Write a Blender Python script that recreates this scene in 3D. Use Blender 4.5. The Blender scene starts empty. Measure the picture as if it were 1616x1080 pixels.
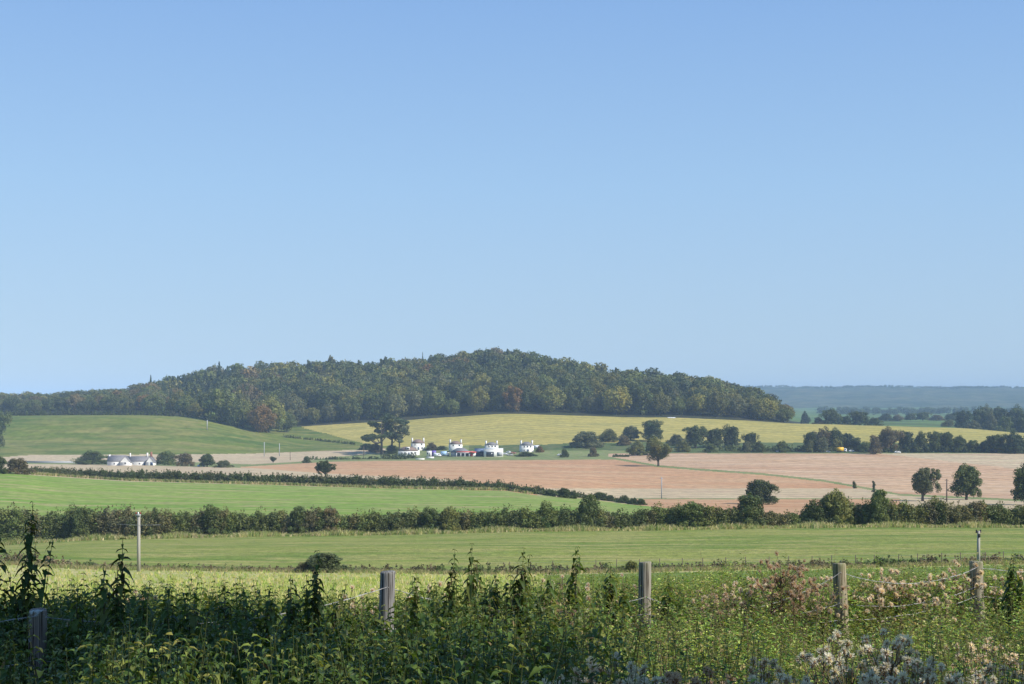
import bpy, math, random
import numpy as np

sc = bpy.context.scene
COL = sc.collection
R = math.radians

# ---------------------------------------------------------------- camera
F = 2244.0            # focal length in photo pixels (1616 wide) = 50 mm lens
HZ = 640.0            # photo row of the horizon
cam_d = bpy.data.cameras.new('camera')
cam_d.lens = 50.0
cam_d.sensor_width = 36.0
cam_d.shift_y = (HZ - 540.0) / 1616.0
cam_d.clip_start = 0.1
cam_d.clip_end = 60000.0
cam = bpy.data.objects.new('camera', cam_d)
COL.objects.link(cam)
cam.rotation_euler = (math.pi / 2, 0, 0)
sc.camera = cam

# ---------------------------------------------------------------- sky, sun, exposure
SUN_EL, SUN_AZ = 37.0, 116.0           # azimuth clockwise from +Y
w = bpy.data.worlds.new('World')
sc.world = w
w.use_nodes = True
nt = w.node_tree
sky = nt.nodes.new('ShaderNodeTexSky')
sky.sky_type = 'NISHITA'
sky.sun_disc = False
sky.sun_elevation = R(SUN_EL)
sky.sun_rotation = R(SUN_AZ)
sky.altitude = 100
sky.air_density = 1.0
sky.dust_density = 0.0
sky.ozone_density = 3.0
# the clear-air sky of the day: Nishita, evened out towards the pale blue seen near the horizon
tcw = nt.nodes.new('ShaderNodeTexCoord')
sep = nt.nodes.new('ShaderNodeSeparateXYZ')
nt.links.new(tcw.outputs['Generated'], sep.inputs[0])
def wramp(stops):
    r = nt.nodes.new('ShaderNodeValToRGB')
    while len(r.color_ramp.elements) < len(stops):
        r.color_ramp.elements.new(.5)
    for e_, (p_, c_) in zip(r.color_ramp.elements, stops):
        e_.position = p_; e_.color = (*c_, 1)
    nt.links.new(sep.outputs[2], r.inputs[0])
    return r
def wmix(mode, f, a_, b_):
    m_ = nt.nodes.new('ShaderNodeMix'); m_.data_type = 'RGBA'; m_.blend_type = mode
    m_.inputs[0].default_value = f
    nt.links.new(a_, m_.inputs[6]); nt.links.new(b_, m_.inputs[7])
    return m_.outputs[2]
fac = wramp([(0, (.60, .68, .88)), (.053, (.63, .69, .85)), (.15, (.87, .88, .91)), (.272, (1, 1.0, 1.0)), (1, (1, 1, 1))])
even = wramp([(0, (.500, .645, .785)), (.053, (.458, .632, .805)), (.15, (.370, .585, .86)), (.272, (.262, .462, .82)), (.6, (.12, .28, .60)), (1, (.08, .2, .5))])
sc_ = nt.nodes.new('ShaderNodeVectorMath'); sc_.operation = 'SCALE'; sc_.inputs[3].default_value = 6.5
nt.links.new(even.outputs[0], sc_.inputs[0])
cor = wmix('MULTIPLY', 1.0, sky.outputs[0], fac.outputs[0])
nt.links.new(wmix('MIX', 0.85, cor, sc_.outputs[0]), nt.nodes['Background'].inputs[0])
nt.nodes['Background'].inputs[1].default_value = 0.10
sl = bpy.data.lights.new('sun', 'SUN')
sl.energy = 4.1
sl.angle = R(0.5)
sl.color = (1.0, 0.955, 0.88)
so = bpy.data.objects.new('sun', sl)
COL.objects.link(so)
so.rotation_euler = (R(90 - SUN_EL), 0, R(180 - SUN_AZ))
sc.view_settings.view_transform = 'Standard'
sc.view_settings.look = 'None'
sc.view_settings.gamma = 1.0
sc.view_settings.exposure = 0.62
sc.cycles.max_bounces = 5
sc.cycles.diffuse_bounces = 2
sc.cycles.glossy_bounces = 1
sc.cycles.transmission_bounces = 3
sc.cycles.transparent_max_bounces = 6
sc.cycles.volume_bounces = 1

# ---------------------------------------------------------------- mesh helpers
class MB:
    """collects vertices and quads/tris (numpy) and builds one mesh"""
    def __init__(s):
        s.v, s.q, s.t, s.n = [], [], [], 0
        s.qm, s.tm, s.qc, s.tc = [], [], [], []

    def add(s, v, q=None, t=None, mat=0, col=(1, 1, 1)):
        v = np.asarray(v, float).reshape(-1, 3)
        s.v.append(v)
        for f, L, M, C, k in ((q, s.q, s.qm, s.qc, 4), (t, s.t, s.tm, s.tc, 3)):
            if f is None or len(f) == 0:
                continue
            f = np.asarray(f, np.int64).reshape(-1, k) + s.n
            L.append(f)
            M.append(np.full(len(f), mat, np.int32))
            c = np.asarray(col, float)
            C.append(np.broadcast_to(c, (len(f), 3)) if c.ndim == 1 else c)
        s.n += len(v)

    def box(s, c, d, mat=0, rz=0.0, col=(1, 1, 1)):
        x, y, z = np.array(d) / 2.0
        v = np.array([(-x, -y, -z), (x, -y, -z), (x, y, -z), (-x, y, -z), (-x, -y, z), (x, -y, z), (x, y, z), (-x, y, z)])
        if rz:
            ca, sa = math.cos(rz), math.sin(rz)
            v = v @ np.array([(ca, sa, 0), (-sa, ca, 0), (0, 0, 1)])
        s.add(v + np.array(c), [(0, 3, 2, 1), (4, 5, 6, 7), (0, 1, 5, 4), (1, 2, 6, 5), (2, 3, 7, 6), (3, 0, 4, 7)], mat=mat, col=col)

    def tube(s, p, r, n=6, mat=0, col=(1, 1, 1), cap=True):
        p = np.asarray(p, float)
        r = np.broadcast_to(np.asarray(r, float), (len(p),))
        d = np.gradient(p, axis=0)
        d /= np.linalg.norm(d, axis=1)[:, None] + 1e-9
        up = np.where(np.abs(d[:, 2:3]) > 0.9, np.array([[1., 0, 0]]), np.array([[0, 0, 1.]]))
        a = np.cross(d, up); a /= np.linalg.norm(a, axis=1)[:, None] + 1e-9
        b = np.cross(a, d)
        th = np.arange(n) * 2 * math.pi / n
        ring = p[:, None] + r[:, None, None] * (a[:, None] * np.cos(th)[None, :, None] + b[:, None] * np.sin(th)[None, :, None])
        v = ring.reshape(-1, 3)
        i = np.arange(len(p) - 1)[:, None] * n
        j = np.arange(n)[None]
        k = (j + 1) % n
        q = np.stack([i + j, i + k, i + n + k, i + n + j], -1).reshape(-1, 4)
        t = None
        if cap:
            v = np.vstack([v, p[-1:], p[:1]])
            m = len(p) * n
            l = m - n
            t = [(l + x, l + (x + 1) % n, m) for x in range(n)] + [((x + 1) % n, x, m + 1) for x in range(n)]
        s.add(v, q, t, mat, col)

    def build(s, name, mats, parent=None, smooth=False, link=True):
        me = bpy.data.meshes.new(name)
        v = np.vstack(s.v) if s.v else np.zeros((0, 3))
        q = np.vstack(s.q) if s.q else np.zeros((0, 4), np.int64)
        t = np.vstack(s.t) if s.t else np.zeros((0, 3), np.int64)
        nq, ntri = len(q), len(t)
        me.vertices.add(len(v))
        me.vertices.foreach_set('co', v.astype(np.float32).ravel())
        me.loops.add(nq * 4 + ntri * 3)
        me.loops.foreach_set('vertex_index', np.concatenate([q.ravel(), t.ravel()]).astype(np.int32))
        me.polygons.add(nq + ntri)
        st = np.concatenate([np.arange(nq) * 4, nq * 4 + np.arange(ntri) * 3]).astype(np.int32)
        me.polygons.foreach_set('loop_start', st)
        me.polygons.foreach_set('material_index', np.concatenate(s.qm + s.tm).astype(np.int32))
        if smooth:
            me.polygons.foreach_set('use_smooth', np.ones(nq + ntri, bool))
        c = np.vstack(s.qc + s.tc)
        at = me.attributes.new('tint', 'FLOAT_COLOR', 'FACE')
        at.data.foreach_set('color', np.hstack([c, np.ones((len(c), 1))]).astype(np.float32).ravel())
        for m in (mats if isinstance(mats, (list, tuple)) else [mats]):
            me.materials.append(m)
        me.update(calc_edges=True)
        o = bpy.data.objects.new(name, me)
        if link:
            COL.objects.link(o)
        if parent is not None:
            o.parent = parent
        return o


def tag(o, label=None, cat=None, group=None, kind=None):
    if label: o['label'] = label
    if cat: o['category'] = cat
    if group: o['group'] = group
    if kind: o['kind'] = kind
    return o


def empty(name, loc, rz=0.0):
    o = bpy.data.objects.new(name, None)
    o.empty_display_size = 0.5
    COL.objects.link(o)
    o.location = loc
    o.rotation_euler = (0, 0, rz)
    return o


KIDS = {}
def kids_of(o):
    return KIDS.get(o.name, [])

def copy_tree(o, parent=None):
    c = o.copy()
    COL.objects.link(c)
    c.parent = parent
    KIDS[c.name] = [copy_tree(ch, c) for ch in kids_of(o)]
    return c


# ---------------------------------------------------------------- materials
def newmat(name):
    m = bpy.data.materials.new(name)
    m.use_nodes = True
    t = m.node_tree
    return m, t, t.nodes['Principled BSDF'], t.nodes['Material Output']

def N(t, kind, **kw):
    n = t.nodes.new(kind)
    for k, v in kw.items():
        if k in n.inputs.keys() if hasattr(n.inputs, 'keys') else False:
            n.inputs[k].default_value = v
        else:
            setattr(n, k, v)
    return n

def noise(t, scale, detail=4.0, vec=None, stretch=None, rough=0.55, dist=0.0):
    n = t.nodes.new('ShaderNodeTexNoise')
    n.inputs['Scale'].default_value = scale
    n.inputs['Detail'].default_value = detail
    n.inputs['Roughness'].default_value = rough
    n.inputs['Distortion'].default_value = dist
    g = t.nodes.new('ShaderNodeNewGeometry') if vec is None else None
    src = vec if vec is not None else g.outputs['Position']
    if stretch:
        mp = t.nodes.new('ShaderNodeMapping')
        mp.inputs['Scale'].default_value = stretch[:3]
        if len(stretch) > 3:
            mp.inputs['Rotation'].default_value = (0, 0, stretch[3])
        t.links.new(src, mp.inputs['Vector'])
        src = mp.outputs[0]
    t.links.new(src, n.inputs['Vector'])
    return n

def ramp(t, fac, stops):
    r = t.nodes.new('ShaderNodeValToRGB')
    e = r.color_ramp.elements
    while len(e) < len(stops):
        e.new(0.5)
    for i, (p, c) in enumerate(stops):
        e[i].position = p
        e[i].color = (c[0], c[1], c[2], 1)
    t.links.new(fac, r.inputs[0])
    return r

def mix(t, a, b, fac, mode='MIX'):
    m = t.nodes.new('ShaderNodeMix')
    m.data_type = 'RGBA'
    m.blend_type = mode
    for s, i in ((a, 6), (b, 7), (fac, 0)):
        if hasattr(s, 'links') or hasattr(s, 'is_output'):
            t.links.new(s, m.inputs[i])
        elif i == 0:
            m.inputs[0].default_value = s
        else:
            m.inputs[i].default_value = (s[0], s[1], s[2], 1)
    return m.outputs[2]

def field_mat(name, ca, cb, cc, big=0.012, stretch=(1, 1, 1), fine=0.35, rows=None, bump=0.0):
    """patchy field: three colours mixed by broad, stretched and fine noise; optional drill rows (spacing m, angle, strength)"""
    m, t, p, _ = newmat(name)
    n1 = noise(t, big, 5, stretch=stretch)
    n2 = noise(t, big * 5, 4, stretch=stretch, dist=0.6)
    n3 = noise(t, fine, 3, rough=0.7)
    r1 = ramp(t, n1.outputs[0], [(0.36, ca), (0.64, cb)])
    r2 = ramp(t, n2.outputs[0], [(0.42, (0, 0, 0)), (0.68, (1, 1, 1))])
    c = mix(t, r1.outputs[0], cc, r2.outputs[0])
    r3 = ramp(t, n3.outputs[0], [(0.3, (0.74, 0.76, 0.74)), (0.7, (1.24, 1.22, 1.2))])
    c = mix(t, c, r3.outputs[0], 1.0, 'MULTIPLY')
    if rows:
        g = t.nodes.new('ShaderNodeNewGeometry')
        mp = t.nodes.new('ShaderNodeMapping')
        mp.inputs['Rotation'].default_value = (0, 0, rows[1])
        t.links.new(g.outputs['Position'], mp.inputs['Vector'])
        wv = t.nodes.new('ShaderNodeTexWave')
        wv.inputs['Scale'].default_value = 0.314 / rows[0]
        wv.inputs['Distortion'].default_value = 2.5
        wv.inputs['Detail'].default_value = 2
        wv.inputs['Detail Scale'].default_value = 0.6
        t.links.new(mp.outputs[0], wv.inputs['Vector'])
        rr = ramp(t, wv.outputs[1], [(0.1, (1 - rows[2],) * 3), (0.8, (1 + rows[2] * 0.6,) * 3)])
        c = mix(t, c, rr.outputs[0], 1.0, 'MULTIPLY')
    t.links.new(c, p.inputs['Base Color'])
    p.inputs['Roughness'].default_value = 0.95
    p.inputs['Specular IOR Level'].default_value = 0.1
    if bump:
        b = t.nodes.new('ShaderNodeBump')
        b.inputs['Strength'].default_value = 0.8
        b.inputs['Distance'].default_value = bump
        t.links.new(n3.outputs[0], b.inputs['Height'])
        t.links.new(b.outputs[0], p.inputs['Normal'])
    return m

def foliage_mat(name, transl=0.28, rough=0.55, spec=0.25, var=0.25, nscale=0.6):
    m, t, p, out = newmat(name)
    a = t.nodes.new('ShaderNodeAttribute'); a.attribute_name = 'tint'
    oi = t.nodes.new('ShaderNodeObjectInfo')
    c = mix(t, a.outputs['Color'], oi.outputs['Color'], 1.0, 'MULTIPLY')
    nz = noise(t, nscale, 2)
    r = ramp(t, nz.outputs[0], [(0.3, (1 - var, 1 - var, 1 - var)), (0.7, (1 + var, 1 + var * 0.9, 1 + var * 0.5))])
    c = mix(t, c, r.outputs[0], 1.0, 'MULTIPLY')
    t.links.new(c, p.inputs['Base Color'])
    p.inputs['Roughness'].default_value = rough
    p.inputs['Specular IOR Level'].default_value = spec
    tr = t.nodes.new('ShaderNodeBsdfTranslucent')
    c2 = mix(t, c, (1.25, 1.2, 0.6), 1.0, 'MULTIPLY')
    t.links.new(c2, tr.inputs['Color'])
    mx = t.nodes.new('ShaderNodeMixShader')
    mx.inputs[0].default_value = transl
    t.links.new(p.outputs[0], mx.inputs[1])
    t.links.new(tr.outputs[0], mx.inputs[2])
    t.links.new(mx.outputs[0], out.inputs['Surface'])
    return m

def plain(name, c, rough=0.8, spec=0.3, metal=0.0, var=0.12, nscale=3.0, stretch=(1, 1, 1), tint=False):
    m, t, p, _ = newmat(name)
    tc = t.nodes.new('ShaderNodeTexCoord')
    nz = noise(t, nscale, 4, vec=tc.outputs['Object'], stretch=stretch)
    r = ramp(t, nz.outputs[0], [(0.3, tuple(x * (1 - var) for x in c)), (0.7, tuple(min(1, x * (1 + var)) for x in c))])
    col = r.outputs[0]
    if tint:
        a = t.nodes.new('ShaderNodeAttribute'); a.attribute_name = 'tint'
        col = mix(t, col, a.outputs['Color'], 1.0, 'MULTIPLY')
    t.links.new(col, p.inputs['Base Color'])
    p.inputs['Roughness'].default_value = rough
    p.inputs['Specular IOR Level'].default_value = spec
    p.inputs['Metallic'].default_value = metal
    return m

LEAF = foliage_mat('tree_foliage', transl=0.22, var=0.10, nscale=0.15)
WEED = foliage_mat('weed_foliage', transl=0.35, rough=0.45, spec=0.3, var=0.2, nscale=2.0)
STRAW = foliage_mat('dry_grass', transl=0.5, rough=0.8, spec=0.1, var=0.15, nscale=0.8)
BARK = plain('bark', (0.10, 0.085, 0.065), 0.9, nscale=2.0)
FLUFF = foliage_mat('thistle_down', transl=0.45, rough=0.9, spec=0.05, var=0.08, nscale=6.0)

# ---------------------------------------------------------------- terrain table: photo row of the ground at distance Y, per photo column
US = [-1500, -200, 0, 100, 200, 300, 400, 450, 500, 600, 700, 800, 900, 1000, 1100, 1200, 1265, 1400, 1500, 1616, 1800, 3100]
TAB = {
 2:    [1440]*22,
 4:    [1190+440]*22,
 6:    [1446]*22,
 8.6:  [1277]*22,
 13:   [1110]*22,
 30:   [1000]*22,
 60:   [948]*22,
 100:  [921]*22,
 150:  [890, 890, 893, 900, 903, 904, 905, 906, 906, 906, 907, 907, 905, 903, 901, 899, 898, 895, 892, 889, 889, 889],
 200:  [874, 874, 872, 868, 868, 868, 868, 868, 868, 867, 867, 866, 866, 865, 864, 862, 861, 858, 857, 857, 857, 857],
 270:  [868, 868, 861, 855, 851, 849, 846, 845, 844, 842, 840, 838, 837, 836, 834, 832, 831, 830, 830, 830, 830, 830],
 340:  [812, 812, 810, 812, 812, 812, 812, 812, 812, 812, 812, 812, 813, 815, 815, 815, 815, 815, 815, 815, 815, 815],
 480:  [744, 744, 745, 754, 760, 763, 765, 767, 768, 771, 773, 775, 784, 796, 795, 795, 795, 795, 796, 797, 797, 797],
 700:  [733, 733, 735, 739, 742, 742, 742, 743, 744, 744, 745, 747, 749, 751, 752, 753, 755, 758, 762, 765, 768, 768],
 830:  [729, 729, 730, 733, 734, 734, 734, 734, 733, 732, 732, 732, 732, 733, 733, 733, 734, 735, 737, 740, 742, 742],
 950:  [724, 724, 725, 726, 727, 726, 726, 725, 724, 724, 723, 722, 721, 720, 718, 717, 716, 716, 716, 717, 718, 718],
 1050: [700, 700, 702, 702, 702, 706, 713, 714, 712, 711, 708, 707, 704, 703, 702, 702, 703, 704, 705, 706, 707, 707],
 1150: [660, 660, 659, 657, 657, 662, 680, 689, 696, 692, 686, 684, 682, 683, 685, 688, 690, 692, 694, 697, 699, 699],
 1260: [657, 657, 655, 654, 654, 656, 672, 675, 672, 668, 660, 654, 656, 659, 662, 666, 669, 672, 675, 684, 688, 688],
 1400: [655, 655, 652, 649, 645, 640, 642, 642, 640, 638, 633, 627, 630, 634, 640, 652, 671, 674, 677, 688, 690, 690],
 1600: [650, 650, 645, 640, 632, 620, 613, 611, 609, 606, 597, 587, 606, 618, 628, 648, 672, 674, 677, 687, 690, 690],
 1750: [646, 646, 641, 637, 636, 626, 618, 616, 614, 611, 603, 593, 610, 624, 634, 650, 670, 671, 672, 680, 682, 682],
 2000: [640, 640, 637, 640, 640, 640, 630, 630, 630, 630, 630, 630, 630, 636, 642, 650, 665, 664, 665, 672, 674, 674],
 2600: [645]*16 + [660, 662, 664, 668, 670, 670],
 3400: [648]*16 + [652, 654, 654, 655, 656, 656],
 4600: [645]*16 + [646, 646, 646, 646, 648, 648],
 5200: [646]*12 + [640]*4 + [634, 633, 634, 636, 634, 634],
 6500: [648]*10 + [640, 632, 624, 618] + [614, 613, 612, 612, 613, 613, 612, 612],
 8200: [630]*22,
 9000: [648]*22,
}
TAB[2] = [640 + 1.75 / 2 * F] * 22
TAB[4] = [640 + 1.95 / 4 * F] * 22
TAB[6] = [640 + 2.15 / 6 * F] * 22
TAB[8.6] = [640 + 2.42 / 8.6 * F] * 22
TAB[13] = [640 + 2.72 / 13 * F] * 22

def pchip(x, y, xq):
    """monotone cubic through y[..., i] at x[i] (last axis)"""
    x = np.asarray(x, float); y = np.asarray(y, float)
    h = np.diff(x); d = np.diff(y, axis=-1) / h
    m = np.zeros_like(y)
    w1 = 2 * h[1:] + h[:-1]; w2 = h[1:] + 2 * h[:-1]
    a, b = d[..., :-1], d[..., 1:]
    ok = a * b > 0
    with np.errstate(divide='ignore', invalid='ignore'):
        hm = (w1 + w2) / (w1 / a + w2 / b)
    m[..., 1:-1] = np.where(ok, hm, 0)
    m[..., 0], m[..., -1] = d[..., 0], d[..., -1]
    k = np.clip(np.searchsorted(x, xq) - 1, 0, len(x) - 2)
    s = (xq - x[k]) / h[k]
    y0, y1, m0, m1 = y[..., k], y[..., k + 1], m[..., k] * h[k], m[..., k + 1] * h[k]
    return y0 * (1 + 2 * s) * (1 - s) ** 2 + m0 * s * (1 - s) ** 2 + y1 * s * s * (3 - 2 * s) + m1 * s * s * (s - 1)

YS = np.array(sorted(TAB))
T0 = np.array([TAB[k] for k in sorted(TAB)], float)
UG = np.arange(-1500, 3101, 4.0)
LG = np.linspace(math.log(2), math.log(9000), 1400)
T1 = pchip(US, T0, UG)
k9 = np.ones(9) / 9
T1 = np.array([np.convolve(np.pad(r, 4, 'edge'), k9, 'valid') for r in T1])
T2 = pchip(np.log(YS), T1.T, LG).T              # [row, col]
# small undulations of the ground, in metres, turned into rows
YG = np.exp(LG)

def sinfield(x, y):
    return (np.sin(x * 0.021 + y * 0.013) + np.sin(x * 0.047 - y * 0.031 + 2) * 0.6 + np.sin(x * 0.09 + y * 0.07 + 1) * 0.35)

XX = (UG[None] - 808) / F * YG[:, None]
ZZ = (HZ - T2) / F * YG[:, None]
amp = np.interp(YG, [2, 40, 200, 1000, 3000, 5200, 9000], [0.02, 0.1, 0.15, 0.25, 1, 2, 2])[:, None]
ZZ = ZZ + amp * sinfield(XX, YG[:, None])
rgh = np.interp(YG, [4600, 5200, 6500, 9000], [0, 3, 3, 3])[:, None]
ZZ = ZZ + rgh * (np.sin(XX * .012 + YG[:, None] * .004) + .6 * np.sin(XX * .031 + 1 + YG[:, None] * .011) + .4 * np.sin(XX * .07 - YG[:, None] * .02))
PG = HZ - ZZ / YG[:, None] * F

def _bil(A, u, ly):
    u = np.asarray(u, float); ly = np.asarray(ly, float)
    a = np.clip((u - UG[0]) / 4.0, 0, len(UG) - 1.001)
    b = np.clip((ly - LG[0]) / (LG[1] - LG[0]), 0, len(LG) - 1.001)
    i = a.astype(int); j = b.astype(int); a = a - i; b = b - j
    return (A[j, i] * (1 - a) * (1 - b) + A[j, i + 1] * a * (1 - b) + A[j + 1, i] * (1 - a) * b + A[j + 1, i + 1] * a * b)

def zat(X, Y):
    """ground height at world X, Y"""
    X = np.asarray(X, float); Y = np.maximum(np.asarray(Y, float), 2.0)
    return _bil(ZZ, X / Y * F + 808, np.log(Y))

def ground(u, py, ymin=2.0, ymax=9000.0):
    """world point where the ground shows at photo pixel u, py"""
    j0 = int(np.searchsorted(YG, ymin)); j1 = int(np.searchsorted(YG, ymax))
    col = _bil(PG, np.full(len(LG), float(u)), LG)
    for j in range(j0, j1 - 1):
        if col[j] >= py > col[j + 1]:
            f = (col[j] - py) / (col[j] - col[j + 1])
            y = math.exp(LG[j] + f * (LG[j + 1] - LG[j]))
            return ((u - 808) / F * y, y, (HZ - py) / F * y)
    j = j0 + int(np.argmin(np.abs(col[j0:j1] - py)))
    return ((u - 808) / F * YG[j], YG[j], float(zat((u - 808) / F * YG[j], YG[j])))

def at_u(u, Y):
    X = (u - 808) / F * Y
    return (X, Y, float(zat(X, Y)))

def lerp(pts, u):
    return np.interp(u, [p[0] for p in pts], [p[1] for p in pts])

# ---------------------------------------------------------------- fields
H2 = [(-300, 735), (0, 743), (50, 750), (200, 760), (400, 765), (600, 771), (800, 775), (840, 781), (920, 787), (1000, 797), (1060, 803)]
CA = [(-300, 730), (0, 732), (200, 734), (400, 739), (520, 748), (620, 753), (740, 758), (760, 790)]
RD = [(-300, 728), (170, 732), (380, 737), (450, 733), (520, 729), (600, 727.5), (700, 727), (800, 726.5), (960, 725.5), (1000, 727), (1040, 735)]
GL = [(950, 720), (960, 722), (1040, 736), (1100, 741), (1200, 748), (1300, 759), (1380, 773), (1420, 781), (1616, 790), (1800, 796)]
YB = [(440, 688), (560, 700), (640, 706), (700, 704), (860, 702), (930, 698), (1616, 700)]
GH = [(-300, 718), (0, 722), (50, 718), (330, 717), (400, 716), (590, 709), (640, 706)]
TB = [(300, 728), (330, 731), (400, 733), (470, 729), (530, 721), (600, 716)]
ZN = ['ground', 'rough_grassland', 'green_field', 'meadow', 'pasture', 'tan_stubble_field', 'pink_ploughed_field', 'pale_stubble_field',
      'grass_verge_land', 'yellow_crop_field', 'green_hillside', 'dark_rough_ground', 'woodland_floor', 'distant_countryside', 'distant_hills']

def zones(u, py, Y):
    z = np.full(u.shape, 8)
    L = lambda p: lerp(p, u)
    z[:] = 8
    far = Y >= 270
    # beyond the second hedge
    z = np.where(far & (Y < 1290), 8, z)
    pinkl = (py > L(RD)) & (u > 380) & (u < 1420)
    z = np.where(pinkl, 6, z)
    z = np.where((u < 740) & (py > L(CA)), 5, z)
    z = np.where((u <= 380) & (py > L(RD)) & (py > L(CA)), 5, z)
    z = np.where((u >= 850) & (py > 771), 5, z)
    z = np.where((u >= 850) & (py > 786.5) & (py < 788), 8, z)
    z = np.where((u >= 1000) & (py > 788), 6, z)
    sel = (u > 960) & (py < L(GL) - 1.5) & (py > 715.8)
    z = np.where(sel, 7, z)
    z = np.where(sel & (u > 1385) & (py < 716 + (u - 1385) * 0.11), 5, z)
    z = np.where((u > 960) & (np.abs(py - L(GL)) <= 1.5), 8, z)
    z = np.where((u > 1420) & (py > L(GL) + 1.5), 5, z)
    # left strips
    z = np.where((u > 330) & (u < 610) & (py < L(TB)) & (py > L(GH)), 5, z)
    z = np.where((u < 330) & (py < 729.5) & (py > L(GH)), 5, z)
    z = np.where((u > 855) & (u < 1010) & (py < 711) & (py > 690), 11, z)
    z = np.where((u > 1010) & (py < 715) & (py > 690), 11, z)
    z = np.where((u > 740) & (u <= 855) & (py < 713) & (py > 700), 11, z)
    z = np.where((u < 640) & (py <= L(GH)), 10, z)
    lb = 675 + (u - 440) * 0.2
    yel = (u > 440) & (py <= L(YB)) & (py < np.where(u < 640, 660 + (u - 420) * 0.26, 999)) & (Y > 1000)
    z = np.where(yel & (Y < 1285), 9, z)
    z = np.where((Y >= 270) & (Y < 560) & (py > L(H2)) & (u < 1060), 4, z)
    z = np.where((Y >= 270) & (Y < 330), 4, z)
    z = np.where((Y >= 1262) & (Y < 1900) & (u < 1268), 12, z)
    z = np.where((Y >= 1290) & (u >= 1268), 13, z)
    z = np.where(Y >= 1900, 13, z)
    z = np.where(Y >= 4700, 14, z)
    z = np.where(Y < 270, 3, z)
    z = np.where(Y < 151, 1, z)
    z = np.where((Y < 146) & (u > 860) & (py < 935), 2, z)
    z = np.where(Y < 16, 0, z)
    return z

cols = np.concatenate([np.arange(-1500, -100, 56), np.arange(-100, 1717, 4), np.arange(1740, 3101, 40)]).astype(float)
rows = np.concatenate([np.exp(np.linspace(math.log(2), math.log(270), 150)), np.exp(np.linspace(math.log(270), math.log(1300), 330))[1:],
                       np.exp(np.linspace(math.log(1300), math.log(9000), 130))[1:]])
UU, YY = np.meshgrid(cols, rows)
GX = (UU - 808) / F * YY
GZ = zat(GX, YY)
V = np.stack([GX, YY, GZ], -1).reshape(-1, 3)
nc, nr = len(cols), len(rows)
i = (np.arange(nr - 1)[:, None] * nc + np.arange(nc - 1)[None]).ravel()
Q = np.stack([i, i + 1, i + nc + 1, i + nc], -1)
uc = ((UU[:-1, :-1] + UU[:-1, 1:]) / 2).ravel()
yc = np.sqrt(YY[:-1, :-1] * YY[1:, :-1]).ravel()
P = HZ - GZ / YY * F
pc = ((P[:-1, :-1] + P[1:, 1:]) / 2).ravel()
zn = zones(uc, pc, yc)

FM = [
 field_mat('soil_and_weeds', (0.05, 0.045, 0.025), (0.07, 0.075, 0.03), (0.10, 0.09, 0.05), big=0.6, fine=6),
 field_mat('rough_grass_ground', (0.32, 0.34, 0.10), (0.39, 0.38, 0.14), (0.45, 0.39, 0.19), big=0.05, stretch=(0.5, 1, 1), fine=1.2, bump=0.2),
 field_mat('lush_grass_ground', (0.125, 0.185, 0.035), (0.15, 0.205, 0.045), (0.18, 0.215, 0.06), big=0.05, fine=1.2, bump=0.1),
 field_mat('meadow_ground', (0.125, 0.19, 0.035), (0.215, 0.245, 0.055), (0.31, 0.285, 0.10), big=0.05, stretch=(0.3, 1.1, 1), fine=0.7, bump=0.5),
 field_mat('pasture_ground', (0.145, 0.25, 0.038), (0.185, 0.275, 0.05), (0.30, 0.285, 0.115), big=0.03, stretch=(0.25, 1.3, 1), fine=0.35, bump=0.2),
 field_mat('tan_stubble_ground', (0.47, 0.375, 0.23), (0.49, 0.40, 0.255), (0.43, 0.31, 0.205), big=0.012, stretch=(0.3, 1.5, 1, 0.1), fine=0.25, rows=(14, 1.35, 0.10)),
 field_mat('pink_soil', (0.43, 0.235, 0.125), (0.47, 0.275, 0.15), (0.49, 0.32, 0.185), big=0.010, stretch=(0.35, 1.5, 1, -0.15), fine=0.25, rows=(9, 1.25, 0.10)),
 field_mat('pale_stubble_ground', (0.41, 0.245, 0.145), (0.47, 0.31, 0.185), (0.53, 0.375, 0.245), big=0.008, stretch=(0.28, 1.6, 1, 0.25), fine=0.25, rows=(16, 1.9, 0.13)),
 field_mat('verge_grass_ground', (0.14, 0.19, 0.06), (0.20, 0.24, 0.085), (0.24, 0.23, 0.11), big=0.03, fine=0.3),
 field_mat('yellow_crop_ground', (0.36, 0.305, 0.082), (0.41, 0.34, 0.105), (0.30, 0.27, 0.085), big=0.010, stretch=(0.5, 1.3, 1), fine=0.22, rows=(11, 1.1, 0.11)),
 field_mat('green_hill_ground', (0.075, 0.120, 0.020), (0.135, 0.165, 0.028), (0.21, 0.195, 0.060), big=0.010, stretch=(0.45, 1.6, 1), fine=0.16, bump=0.5),
 field_mat('rough_bank_ground', (0.06, 0.10, 0.03), (0.09, 0.13, 0.04), (0.14, 0.14, 0.06), big=0.02, fine=0.2, bump=0.5),
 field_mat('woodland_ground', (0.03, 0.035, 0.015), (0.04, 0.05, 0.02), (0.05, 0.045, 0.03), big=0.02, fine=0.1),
 field_mat('distant_fields_ground', (0.10, 0.17, 0.045), (0.13, 0.19, 0.05), (0.06, 0.08, 0.03), big=0.003, fine=0.03),
 field_mat('distant_woods_ground', (0.035, 0.055, 0.02), (0.055, 0.075, 0.028), (0.12, 0.12, 0.06), big=0.002, stretch=(0.6, 1, 1), fine=0.03, bump=12),
]
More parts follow.
